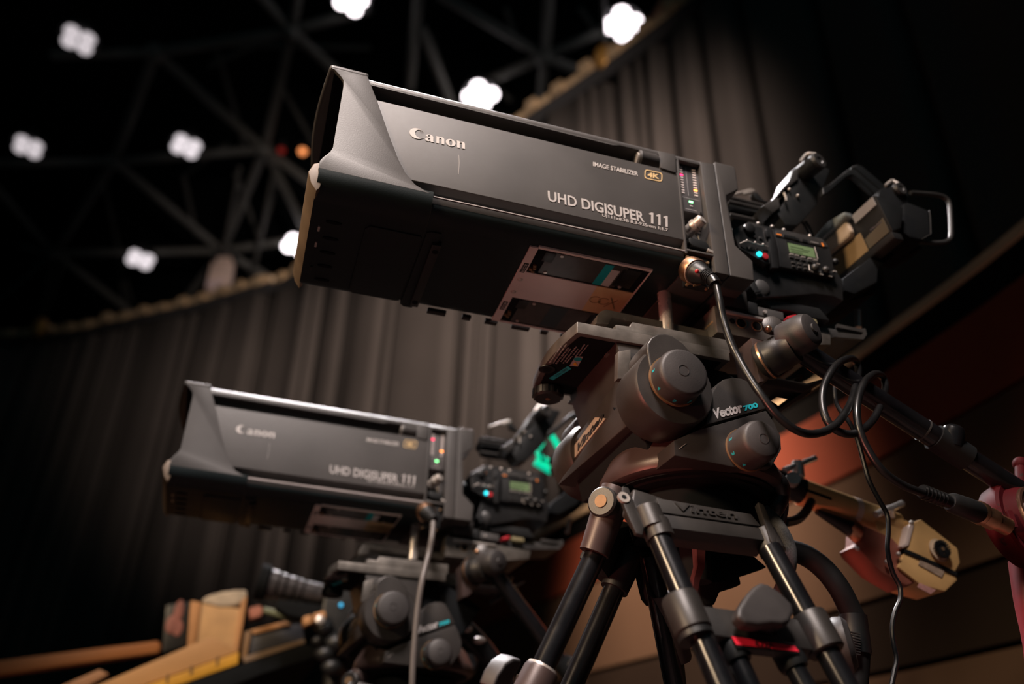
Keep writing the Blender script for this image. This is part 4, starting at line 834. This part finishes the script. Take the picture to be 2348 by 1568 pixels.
# ================================================================== pan bars and zoom controls
def make_pan_bar():
    Bq = thing('pan_bar', '', 'handle', (.85,0,-.17))
    y = .0
    a, b = P(1838,806,'y',y), P(2350,1136,'y',y)
    d = (b-a).normalized()
    e = b+d*.04
    put('tube', G().cyl(a-d*.01, e, .0165, n=28), ANOD, Bq)
    rs = put('rosette', G().lathe([(0,.026),(.004,.0285),(.012,.0285),(.014,.0265),(.034,.0262),(.036,.025),(.052,.025)], V((.655,.028,-.085)), V((.52,-.85,.22)), 40), TRI, Bq)
    for t in (.0,): put('rosette_ring', G().lathe([(0,.0290),(.003,.0290)], V((.655,.028,-.085))+V((.52,-.85,.22)).normalized()*.008, V((.52,-.85,.22)), 40), COPPER, rs)
    o = P(1801,784,'y',-.005); kd = (P(1846,762,'y',-.035)-o).normalized()
    cap = put('clamp_cap', G().lathe([(0,.0265),(.022,.0275),(.036,.0268),(.043,.0235),(.046,.018),(.0465,.002)], o, kd, 44), KNOB, Bq)
    put('cap_boss', G().lathe([(.0455,.0075),(.0475,.0075),(.0485,.0065),(.0487,.001)], o, kd, 24), KNOB, cap)
    put('screw_lug', G().lathe([(0,.013),(.004,.014),(.010,.014),(.011,.012)], P(1768,752,'y',.0), V((-.3,-.8,.1)), 28), MAG, Bq)
    put('screw', G().ball(P(1762,754,'y',-.011), .005, 8), COPPER, Bq)
    m = a+(b-a)*.545; put('joint_ring', G().cyl(m-d*.0012, m+d*.0012, .0171, n=28), BODYL, Bq)
    m = a+(b-a)*.66; put('telescopic_sleeve', G().cyl(m-d*.025, m+d*.03, .0195, n=28), MATTE, Bq)
    put('clamp_boss', G().lathe([(0,.017),(.018,.0165),(.026,.014),(.03,.008)], m+V((0,-.004,0)), V((.15,-.35,.9)), 28), ANOD, Bq)
    return Bq
pan_bar = make_pan_bar(); pan_bar['label'] = 'long black pan bar running from the near head to the right edge'
# red zoom control on the end of the bar
Z1 = thing('zoom_control', 'red painted zoom control with copper cable socket at the right edge', 'control', (1.03,-.02,-.28))
c = P(2352,1197,'y',.0); ax = V((.22,-.95,.1)).normalized()
put('rear_flange', G().lathe([(-.030,.040),(-.028,.058),(-.012,.061),(0,.061),(.004,.058)], c, ax, 48), REDMET, Z1)
put('drum_body', G().lathe([(.0,.052),(.012,.048),(.020,.044)], c, ax, 44), REDMET, Z1)
put('face_rim', G().lathe([(.014,.0435),(.018,.0445),(.022,.0435),(.023,.040),(.020,.038),(.019,.002)], c+ax*.002, ax, 44), mat('worn_bronze',(.10,.05,.035),.35,.6,.25,30,wear=(.5,.32,.26),wscale=60,wear_t=.6), Z1)
put('control_hub', G().lathe([(.015,.026),(.034,.025),(.040,.021),(.041,.002)], c, ax, 36), mat('bronze_hub',(.16,.07,.05),.4,.4,.25,30), Z1)
uu, vv, _ = frame(ax)
for k in range(5):
    t = 2*math.pi*k/5+.4; s = c+(uu*math.cos(t)+vv*math.sin(t))*.033+ax*.0215
    put('face_screw', G().cyl(s, s+ax*.002, .0055, n=16), STEEL, Z1)
lb = c+ax*.005+V((-.012,0,-.047)); put('rating_label', G().obox(lb, (.020,-.003,-.008), (0,.0015,0), (.003,0,.008)), mat('grey_label',(.02,.022,.03),.5,0,.2,90), Z1)
sa, sb = P(2270,1172,'y',-.03), P(2318,1196,'y',-.03)
put('cable_socket', G().lathe([(0,.013),(.006,.0155),(.016,.0155),(.018,.0135),(.026,.0145),(.034,.0145),(.036,.012),(.055,.012)], P(2230,1168,'y',-.03), sb-sa, 32), COPPER, Z1)
put('socket_flange', G().obox(P(2316,1193,'y',-.022), (.003,-.001,0), (.001,.002,.012), (.003,.008,0)), REDMET, Z1)
put('bar_clamp', G().cyl(P(2308,1150,'y',.0), P(2318,1118,'y',.0), .010, n=20), REDMET, Z1)
put('clamp_screw', G().cyl(P(2341,1112,'y',.005), P(2340,1068,'y',.01), .008, n=16).ball(P(2340,1064,'y',.01), .011, 8), REDMET, Z1)
put('grip_handle', G().tube([P(2352,1290,'y',.03),P(2366,1380,'y',.03),P(2388,1480,'y',.03),P(2400,1600,'y',.03)], .022, 16, 4), mat('red_grip',(.16,.012,.02),.5,0,.2,20), Z1)
# the far pan bar with its cream focus control
yf = .30
q = lambda x, y, dy=0: P(x, y, 'y', yf+dy)
N1 = thing('far_pan_bar', 'short dark pan bar with silver T-handle clamp behind the near head', 'handle', (.80,.30,-.18))
put('tube', G().cyl(q(1690,1060), q(1842,1126), .0185, n=28), ANOD, N1)
put('clamp_block', G().lathe([(0,.021),(.03,.0225),(.045,.021)], q(1800,1110), q(1842,1128)-q(1800,1110), 28), DARK, N1)
put('t_handle_stem', G().lathe([(0,.008),(.010,.008),(.012,.0105),(.036,.0105),(.04,.009)], q(1833,1108,-.012), q(1828,1060)-q(1833,1108), 20), CHROME, N1)
put('t_handle_bar', G().cyl(q(1798,1078,-.014), q(1870,1050,-.014), .0052, n=14), CHROME, N1)
put('clamp_knuckle', G().lathe([(0,.012),(.012,.012)], q(1815,1104,-.02), (-.3,-1,.2), 24), STEEL, N1)
put('clamp_screw', G().ball(q(1800,1142,-.012), .008, 8), STEEL, N1)
FC = thing('focus_control', 'cream focus control box on the far pan bar, right of the near tripod', 'control', (1.06,.30,-.24))
p0, p1 = q(1836,1128), q(2052,1206)
put('control_tube', G().cyl(p0, p1, .0235, n=32), CREAM, FC)
dd = (p1-p0).normalized(); put('tube_band', G().cyl(p0.lerp(p1,.52), p0.lerp(p1,.58), .0242, n=32), mat('pale_band',(.62,.5,.42),.5,0,.05), FC)
put('tube_slot', G().obox(p0.lerp(p1,.10)+V((0,-.0225,-.006)), dd*.024, (0,.002,0), (0,0,.002)), MATTE, FC)
put('neck', G().loft([q(2000,1166,-.02),q(2040,1178,-.02),q(2110,1208,-.02),q(2088,1266,-.02),q(2040,1245,-.02),q(2010,1212,-.02)], [q(2000,1166,.02),q(2040,1178,.02),q(2110,1208,.02),q(2088,1266,.02),q(2040,1245,.02),q(2010,1212,.02)]), CREAM, FC, bev=.004)
boxp = [(2088,1200),(2112,1190),(2196,1256),(2202,1290),(2190,1312),(2100,1270),(2078,1262)]
bx = put('control_box', G().prism([q(x,y,-.035) for x,y in boxp], (0,.075,0)), CREAM, FC, bev=.003)
put('lower_box', G().prism([q(x,y,-.033) for x,y in [(2076,1262),(2100,1272),(2192,1316),(2196,1330),(2168,1356),(2110,1340),(2060,1300)]], (0,.07,0)), CREAM, FC, bev=.003)
put('box_seam', G().prism([q(x,y,-.0355) for x,y in [(2076,1258),(2100,1268),(2196,1312),(2194,1320),(2098,1276),(2074,1266)]], (0,.075,0)), DARK, FC)
kn = q(2152,1262,-.036)
kb = put('fluted_knob', G().lathe([(0,.020),(.002,.020),(.003,.016),(.006,.016)], kn, V((.1,-1,.1)), 32), mat('pale_ring',(.5,.38,.26),.5,0,.05), FC)
for k in range(20):
    t = 2*math.pi*k/20; s = kn+V((.0125*math.cos(t),-.008,.0125*math.sin(t)))
    put('flute', G().obox(s, V((.003*math.cos(t),0,.003*math.sin(t))), V((0,.0035,0)), V((-.0013*math.sin(t),0,.0013*math.cos(t)))), DARK, kb)
put('knob_centre', G().cyl(kn+V((0,-.010,0)), kn, .008, n=20), DARK, kb)
put('knob_screw', G().cyl(kn+V((0,-.0112,0)), kn, .003, n=14), BRASS, kb)
put('name_strip', G().prism([q(x,y,-.0345) for x,y in [(2112,1280),(2166,1308),(2160,1324),(2106,1294)]], (0,.001,0)), mat('pale_strip',(.30,.22,.16),.5,0,.2,90), FC)
put('warning_strip', G().prism([q(x,y,-.0345) for x,y in [(2108,1336),(2146,1352),(2134,1362),(2104,1346)]], (0,.001,0)), mat('pale_red_strip',(.36,.18,.16),.5,0,.3,120), FC)
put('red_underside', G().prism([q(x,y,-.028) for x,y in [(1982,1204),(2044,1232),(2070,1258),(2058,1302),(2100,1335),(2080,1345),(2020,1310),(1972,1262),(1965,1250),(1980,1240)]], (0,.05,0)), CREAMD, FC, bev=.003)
put('end_band', G().prism([q(x,y,-.0375) for x,y in [(2086,1202),(2096,1204),(2084,1250),(2070,1256),(2066,1252),(2076,1244)]], (0,.06,0)), mat('pale_end_band',(.58,.46,.4),.5,0,.05), FC, bev=.001)
for x,y in ((2090,1198),(2060,1270),(2033,1288),(1966,1258)): put('screw', G().ball(q(x,y,-.036), .004, 6), STEEL, FC)
put('t_handle_bar', G().cyl(q(2008,1180,-.03), q(2069,1154,-.03), .0058, n=14), CHROME, FC)
put('t_handle_stem', G().cyl(q(2038,1166,-.028), q(2042,1192,-.01), .009, n=18), STEEL, FC)
put('cable_boot', G().lathe([(0,.005),(.03,.009),(.06,.013),(.075,.015),(.082,.013)], q(1872,1172,-.01), q(1950,1212,-.01)-q(1872,1172,-.01), 20), RUBBER, FC)
put('brass_connector', G().lathe([(0,.0155),(.012,.0165),(.03,.0165),(.032,.014)], q(1948,1206,-.01), q(1975,1230,-.01)-q(1948,1206,-.01), 24), COPPER, FC)
# ================================================================== cables
def cable(name, label, pts, r, m=RUBBER, base=None, n=10):
    o = put(name, G().tube([P(x,y,'y',d) for x,y,d in pts], r, n, 6), m); tag(o, label, 'cable'); return o
LC = thing('lens_cable', 'black cable from copper plug on the near lens, coiled round the pan bar', 'cable', (.75,-.02,-.16))
pa = P(1583,618,'y',.0); pd = (P(1625,636,'y',-.035)-pa).normalized()
pl = put('plug', G().lathe([(-.004,.015),(0,.0185),(.016,.0185),(.019,.0165),(.022,.0165),(.024,.0150),(.040,.0125),(.044,.009)], pa, pd, 36), DARK, LC)
put('plug_collar', G().lathe([(-.002,.017),(0,.0195),(.014,.0195),(.0165,.018)], pa, pd, 36), COPPER, pl)
put('collar_ring', G().lathe([(.0155,.0188),(.018,.0188)], pa, pd, 36), mat('pale_copper',(.7,.5,.4),.4,.8,.1), pl)
put('collar_tab', G().tube([P(1590,655,'y',-.004),P(1605,652,'y',-.006),P(1612,646,'y',-.008)], .0016, 6, 3), BRASS, pl)
put('red_dot', G().ball(P(1598,622,'y',-.034), .003, 6), LEDR if False else RED, pl)
bt = [P(1617,630,'y',-.030), P(1632,640,'y',-.042)]
put('boot', G().tube([bt[0], bt[1], P(1640,652,'y',-.046)], .0085, 16, 4), RUBBER, pl)
for k in range(5):
    m_ = bt[0].lerp(bt[1], .1+.22*k); put('boot_ridge', G().lathe([(-.0012,.0096),(.0012,.0096)], m_, bt[1]-bt[0], 20), RUBBER, pl)
path = [(1634,642,-.043),(1642,655,-.046),(1650,690,-.05),(1658,730,-.05),(1672,775,-.055),(1690,815,-.06),(1715,860,-.07),(1745,905,-.08),(1785,955,-.085),(1830,988,-.085),(1872,994,-.08),(1915,975,-.07),(1948,930,-.05),(1962,885,-.01),(1968,850,.03),(1962,828,.03),(1945,822,-.005),(1915,840,-.04),(1890,885,-.05),(1886,930,-.055),(1900,970,-.06),(1930,992,-.06),(1965,992,-.055),(2000,965,-.035),(2020,925,.0),(2030,885,.035),(2022,862,.035),(2003,858,.0),(1980,880,-.04),(1966,925,-.055),(1968,975,-.06),(1990,1030,-.06),(2025,1080,-.06),(2070,1112,-.055),(2115,1130,-.05)]
put('cord', G().tube([P(*p_[:2],'y',p_[2]) for p_ in path], .0052, 12, 6), RUBBER, LC)
c0, c1 = P(2112,1126,'y',-.045), P(2240,1174,'y',-.032)
b2 = put('end_boot', G().tube([c0, P(2150,1142,'y',-.042), P(2176,1150,'y',-.04)], .0085, 14, 4), RUBBER, LC)
for k in range(6):
    m_ = c0.lerp(P(2180,1152,'y',-.039), .08+.13*k); put('boot_ridge', G().lathe([(-.0012,.0100),(.0012,.0100)], m_, c1-c0, 18), RUBBER, b2)
put('end_plug', G().lathe([(0,.011),(.006,.0135),(.03,.0145),(.05,.0145),(.055,.013)], P(2176,1150,'y',-.039), c1-c0, 24), DARK, LC)
cable('thin_cable', 'thin black cable hanging loose in front of the cream focus control', [(1917,868,.06),(1914,895,.06),(1920,930,.06),(1945,965,.05),(1965,1005,.05),(1978,1050,.05),(1992,1100,.05),(2015,1145,.05),(2034,1180,.05),(2037,1215,.05),(2035,1260,.05),(2046,1310,.05),(2063,1345,.05),(2064,1375,.05),(2052,1405,.05),(2046,1440,.05),(2050,1480,.05),(2056,1510,.05),(2050,1545,.05),(2040,1590,.05)], .0034)
cable('looped_cable', 'thick black cable looping out below the near head and back to its base', [(1735,1085,.03),(1765,1092,.03),(1785,1108,.03),(1790,1130,.04),(1776,1165,.05),(1745,1190,.08),(1715,1200,.12)], .0125, n=14)
cable('hanging_cable', 'black cable hanging in a curve right of the near tripod crown', [(1740,1075,.12),(1775,1090,.12),(1795,1120,.12),(1800,1160,.12),(1795,1190,.13),(1788,1230,.14),(1782,1270,.14)], .0055)
cable('short_cable', 'short dark cable curving under the cream focus control tube', [(1798,1198,.2),(1825,1192,.22),(1845,1176,.25),(1860,1150,.28)], .0075)
cable('braided_cable', 'grey braided cable curving down beside the near tripod leg', [(1752,1170,.04),(1775,1192,.03),(1795,1220,.02),(1810,1255,.02),(1812,1290,.02),(1805,1320,.03),(1790,1350,.05),(1780,1380,.06)], .0082, mat('braid',(.05,.05,.05),.7,0,.5,700,1.0,1500), n=14)
cable('trunk_cable', 'thick black cable arching down to the right of the near tripod', [(1770,1265,.16),(1810,1262,.15),(1850,1275,.14),(1890,1305,.13),(1925,1350,.12),(1950,1400,.12),(1962,1430,.12),(1968,1500,.12),(1960,1600,.12)], .0155, SLEEVE, n=16)
G2 = thing('cable_grip', 'ribbed black cable gland at the lower end of the arching cable', 'connector', P(1960,1470,'y',.12))
put('gland', G().cyl(P(1955,1412,'y',.12), P(1966,1500,'y',.12), .019, n=24), DARK, G2)
for k in range(9): 
    a_ = P(1955,1450+k*6,'y',.098); put('rib', G().obox(a_, (.011,0,-.001), (0,.002,0), (0,0,.0007)), BODYL, G2)
kh = thing('round_handwheel', 'smooth dark round handwheel beside the right tube of the near tripod', 'knob', P(1920,1480,'y',.03))
put('wheel', G().lathe([(0,.02),(.003,.030),(.010,.034),(.020,.033),(.026,.027),(.028,.005)], P(1905,1482,'y',.05), V((.75,-.6,.1)), 40), KNOB, kh)
put('wheel_rim', G().lathe([(-.004,.022),(-.003,.034),(.004,.035),(.006,.033)], P(1905,1482,'y',.05), V((.75,-.6,.1)), 40), mat('khaki_rim',(.16,.13,.08),.5,0,.1), kh)
# ================================================================== second camera chain, further away
A2 = .041
M2 = M.Translation((.107,.988,-.124)) @ M.Rotation(A2, 4, 'Z') @ M.Translation((-.3,-.125,0))
def second(o, label, extra=M.Identity(4)):
    c = copy_tree(o); bpy.context.view_layer.update()
    c.matrix_world = M2 @ extra @ o.matrix_world; c['label'] = label; return c
second(lens, 'blurred grey box lens at lower left, the smaller copy further back')
second(camera_body, 'blurred black camera body with green display behind the lower left lens')
second(viewfinder, 'blurred dark viewfinder arm partly hidden behind the near head')
second(slide, 'blurred drilled slide plate under the lower left camera body')
second(head, 'blurred pan and tilt head with two round knobs, under the lower left lens', M.Translation((-.006,0,-.004)))
c0 = V((.70,0,-.06+ZO))
second(pan_bar, 'blurred black pan bar sloping down from the further head', M.Translation(c0) @ M.Rotation(math.radians(21), 4, 'Y') @ M.Translation(-c0))
t2 = second(tripod, 'blurred tripod crown and legs under the further head at the bottom edge')
h_ = (ZO-.272-.124)/(ZO-.272)
q_ = M2 @ tripod.matrix_world; t2.matrix_world = M.Translation((q_.translation.x, q_.translation.y, 0)) @ M.Rotation(A2,4,'Z') @ M.Diagonal((1,1,h_,1))
L2 = thing('lens_cable', 'pale blurred cable hanging straight down from the copper plug of the lower left lens', 'cable', P(975,1400,'y',.83))
Yc = .84
pa = P(974,1172,'y',.875); pd = (P(990,1186,'y',.84)-pa).normalized()
pl = put('plug', G().lathe([(-.004,.015),(0,.0185),(.016,.0185),(.019,.0165),(.040,.0125),(.060,.0085)], pa, pd, 28), DARK, L2)
put('plug_collar', G().lathe([(-.002,.017),(0,.0205),(.014,.0205),(.0165,.018)], pa, pd, 28), COPPER, pl)
put('cord', G().tube([P(x,y,'y',d) for x,y,d in ((988,1183,.838),(993,1200,.83),(990,1235,.82),(983,1270,.82),(968,1330,.80),(957,1400,.80),(950,1480,.80),(946,1540,.80),(944,1620,.80))], .0062, 12, 6), mat('grey_rubber',(.10,.085,.078),.45,0,.1), L2)
cable('dark_hose', 'thick dark blurred hose running down right beside the further head', [(1040,1425,1.05),(1072,1450,1.05),(1102,1482,1.05),(1128,1518,1.05),(1150,1555,1.05),(1175,1610,1.05)], .024, n=14)
cable('dark_cable_loop', 'dark blurred cable loop under the lower knob of the further head', [(1018,1512,.98),(1050,1505,.98),(1078,1512,.98),(1082,1530,.98),(1062,1550,.98),(1030,1560,.98),(1010,1590,.98)], .012, n=12)
for k, (x, y) in enumerate(((1068,1442),(1098,1468))):
    o = put('hose_clip', G().ball(P(x,y,'y',1.02), .010, 8, (1.6,1,.8)), STEEL); tag(o, ('upper' if k == 0 else 'lower')+' of two small silver clips on the thick dark hose', 'clip')
gy = 1.15
for nm, pts, r_, lb in (('green_cable', [(1240,985),(1258,992),(1275,1015),(1288,1045),(1292,1075)], .0085, 'glowing green cable arching down to the right, behind the near head'),
    ('green_cable', [(1246,984),(1240,1000),(1245,1010),(1237,1026),(1232,1040)], .0075, 'beaded glowing green cable left of the green arch, behind the near head'),
    ('green_cable', [(1232,1044),(1252,1056),(1278,1072)], .009, 'upper of two short straight glowing green cables above the further camera body'),
    ('green_cable', [(1226,1060),(1244,1070),(1264,1082)], .009, 'lower of two short straight glowing green cables above the further camera body')):
    o = put(nm, G().tube([P(x,y,'y',gy) for x,y in pts], r_, 10, 4), GREENC); tag(o, lb, 'cable', 'green cables by the further camera')
# ================================================================== third camera and timber at lower left
Y3 = 1.75
q3 = lambda x, y, d=0: P(x, y, 'y', Y3+d)
TL = thing('zoom_lens', 'small black ribbed zoom lens of the third camera at lower left', 'lens', q3(660,1350))
a, b = q3(592,1332), q3(745,1366); dd = (b-a).normalized(); ln = (b-a).length
px = ln/156
put('front_hood', G().lathe([(0,34*px),(0,41*px),(20*px,40*px),(24*px,34*px)], a, dd, 32), MATTE, TL)
LR = mat('zoom_barrel',(.06,.055,.058),.28,.3,.2,40)
for k, (t0, t1, r_) in enumerate(((24,44,33),(47,62,30),(65,84,28),(87,102,26),(105,150,25))):
    put('barrel_ring', G().lathe([(t0*px,(r_-2)*px),((t0+2)*px,r_*px),((t1-2)*px,r_*px),(t1*px,(r_-2)*px)], a, dd, 28), LR, TL)
put('barrel_core', G().cyl(a+dd*(18*px), b+dd*(8*px), 22*px, n=24), MATTE, TL)
put('front_glass', G().lathe([(3*px,.002),(7*px,33*px)], a, dd, 28), GLASS, TL)
put('servo_grip', G().prism([q3(x,y,-.04) for x,y in [(640,1372),(748,1388),(752,1428),(660,1410),(632,1392)]], (0,.06,0)), MATTE, TL, bev=.006)
CB = thing('third_camera', 'black third camera body half hidden behind the further head', 'camera', q3(790,1410))
put('body_shell', G().prism([q3(x,y,-.05) for x,y in [(748,1330),(775,1312),(850,1320),(860,1480),(820,1520),(760,1470),(735,1420)]], (0,.2,0)), DARK, CB, bev=.008)
put('blue_display', G().prism([q3(x,y,-.054) for x,y in [(787,1325),(812,1322),(808,1334),(786,1336)]], (0,.003,0)), led('blue_display',(.03,.30,.55),.35), CB)
put('blue_lamp', G().ball(q3(782,1387,-.054), .006, 8), led('blue_lamp',(.05,.45,.8),.9), CB)
for x, y, r_ in ((745,1440,.03),(770,1475,.035),(745,1500,.03),(760,1530,.03),(730,1470,.02)):
    put('rig_part', G().ball(q3(x,y,-.04), r_, 8, (1,.8,.8)), DARK, CB)
put('support_rod', G().cyl(q3(770,1500,.02), V((q3(770,1500).x, Y3+.02, -ZO)), .03), DARK, CB)
OB = thing('orange_bracket', 'small orange clamp bracket below the third camera lens', 'bracket', q3(720,1418))
put('plate', G().prism([q3(x,y,-.08) for x,y in [(695,1414),(714,1408),(716,1428),(697,1434)]], (0,.05,0)), WOOD, OB, bev=.004)
put('plate', G().prism([q3(x,y,-.08) for x,y in [(718,1407),(745,1399),(748,1416),(720,1426)]], (0,.05,0)), WOOD, OB, bev=.004)
put('clamp_knob', G().lathe([(0,.013),(.012,.013),(.014,.010)], q3(733,1424,-.09), (0,-1,.2), 20), STEEL, OB)
Y4 = 2.0
q4 = lambda x, y, d=0: P(x, y, 'y', Y4+d)
BX = thing('plywood_crate', 'upright plywood crate with pale fluffy top at lower left', 'box', q4(500,1500))
put('front_board', G().prism([q4(x,y) for x,y in [(447,1380),(478,1385),(535,1392),(550,1395),(562,1380),(550,1440),(538,1512),(470,1468),(428,1482)]], (0,.03,0)), WOODL, BX, bev=.006)
put('side_board', G().prism([q4(x,y,-.01) for x,y in [(437,1376),(462,1380),(450,1475),(428,1484)]], (0,.18,0)), WOOD, BX, bev=.006)
put('side_board', G().prism([q4(x,y,-.01) for x,y in [(552,1378),(568,1364),(548,1490),(534,1512)]], (0,.18,0)), WOOD, BX, bev=.006)
put('foam_top', G().prism([q4(x,y,-.005) for x,y in [(462,1374),(480,1364),(510,1356),(540,1352),(567,1352),(566,1372),(545,1388),(505,1392),(470,1384)]], (0,.16,0)), mat('pale_foam',(.5,.42,.33),.95,0,.3,20,1.0,60), BX, bev=.012, seg=3)
PK = thing('tan_beam', 'long tan timber beam with yellow ruler face, in the bottom left corner', 'beam', q4(400,1530,-.1))
put('top_face', G().prism([q4(x,y,-.10) for x,y in [(190,1585),(478,1461),(492,1462),(548,1493),(250,1600)]], (0,.05,0)), mat('tan_timber',(.42,.22,.08),.6,0,.15,5), PK, bev=.004)
yf_ = put('ruler_face', G().prism([q4(x,y,-.105) for x,y in [(262,1598),(548,1494),(546,1522),(370,1585),(340,1600)]], (0,.05,0)), YELLOW, PK, bev=.003)
for x in (500,440,385): put('ruler_mark', G().prism([q4(x+dx,1512+(500-x)*.36+dy,-.1065) for dx,dy in ((-3,-6),(3,-8),(1,12),(-5,14))], (0,.004,0)), mat('ruler_ink_%d'%x,(.1,.05,.015),.6,0,0), yf_)
put('back_strip', G().prism([q4(x,y,-.02) for x,y in [(140,1572),(228,1534),(250,1545),(170,1590)]], (0,.04,0)), mat('brown_timber',(.30,.15,.07),.6,0,.15,5), PK, bev=.004)
o = put('orange_plank', G().prism([q4(x,y,.35) for x,y in [(-40,1518),(362,1468),(370,1478),(364,1496),(-40,1552)]], (0,.06,0)), mat('orange_timber',(.50,.19,.06),.55,0,.15,4), bev=.008); tag(o, 'long orange timber plank at the left edge of the bottom left corner', 'plank')
DC = thing('dark_case', 'dark case with pinkish patches, left of the plywood crate', 'case', q4(400,1490,.2))
put('case_shell', G().prism([q4(x,y,.15) for x,y in [(380,1386),(438,1378),(428,1482),(370,1498)]], (0,.2,0)), DARK, DC, bev=.008)
for x, y, r_, s_ in ((410,1402,.022,1.7),(395,1432,.03,1.0),(408,1440,.022,1.2)): put('pinkish_patch', G().ball(q4(x,y,.15), r_, 8, (.7,.2,s_)), mat('pink_patch_%d'%x,(.30,.12,.10),.7,0,.2,20), DC)  # pinkish ovals set on the case face
MB = thing('slate_board', 'dark slate board in an orange wooden frame, right of the plywood crate', 'board', q4(630,1480,-.1))
put('board_face', G().prism([q4(x,y,-.1) for x,y in [(578,1452),(660,1432),(692,1430),(698,1464),(570,1500)]], (0,.02,0)), mat('slate',(.03,.03,.035),.5,0,.15,10), MB, bev=.002)
put('frame_bar', G().prism([q4(x,y,-.11) for x,y in [(574,1444),(655,1423),(668,1432),(655,1434),(582,1454)]], (0,.03,0)), WOOD, MB, bev=.003)
put('frame_bar', G().prism([q4(x,y,-.11) for x,y in [(562,1448),(574,1444),(576,1455),(566,1506),(554,1510)]], (0,.03,0)), mat('dark_oak',(.22,.12,.05),.6,0,.2,10), MB, bev=.003)
put('frame_bar', G().prism([q4(x,y,-.11) for x,y in [(556,1506),(570,1502),(698,1464),(700,1474),(560,1520)]], (0,.03,0)), mat('brown_oak',(.17,.11,.065),.6,0,.2,10), MB, bev=.003)
o = put('pink_pad', G().prism([q4(x,y,-.02) for x,y in [(570,1393),(598,1385),(604,1398),(600,1412),(574,1420)]], (0,.06,0)), mat('pink_felt',(.42,.17,.12),.8,0,.2,20), bev=.01); tag(o, 'small pink pad right of the plywood crate', 'pad')
o = put('pale_tube', G().tube([q4(x,y,-.05) for x,y in ((604,1398),(640,1408),(684,1419))], .010, 12, 4), mat('pale_green_tube',(.22,.25,.16),.4,0,.2,20)); tag(o, 'thin pale green tube above the slate board', 'tube')
DK = thing('equipment_shelf', 'black shelf under the timber beam and slate board', 'shelf', V((q4(450,1560).x,Y4,-ZO)))
put('shelf_board', G().prism([q4(x,y,-.14) for x,y in [(300,1610),(548,1525),(700,1476),(735,1486),(738,1502),(600,1545),(470,1600),(420,1640)]], (0,.75,0)), MATTE, DK, bev=.004)
for x in (380,520):
    p_ = q4(x,1590,.25); put('post', G().cyl(V((p_.x,Y4+.25,-ZO)), V((p_.x,Y4+.25,q4(x,1575,-.14).z)), .035), MATTE, DK)
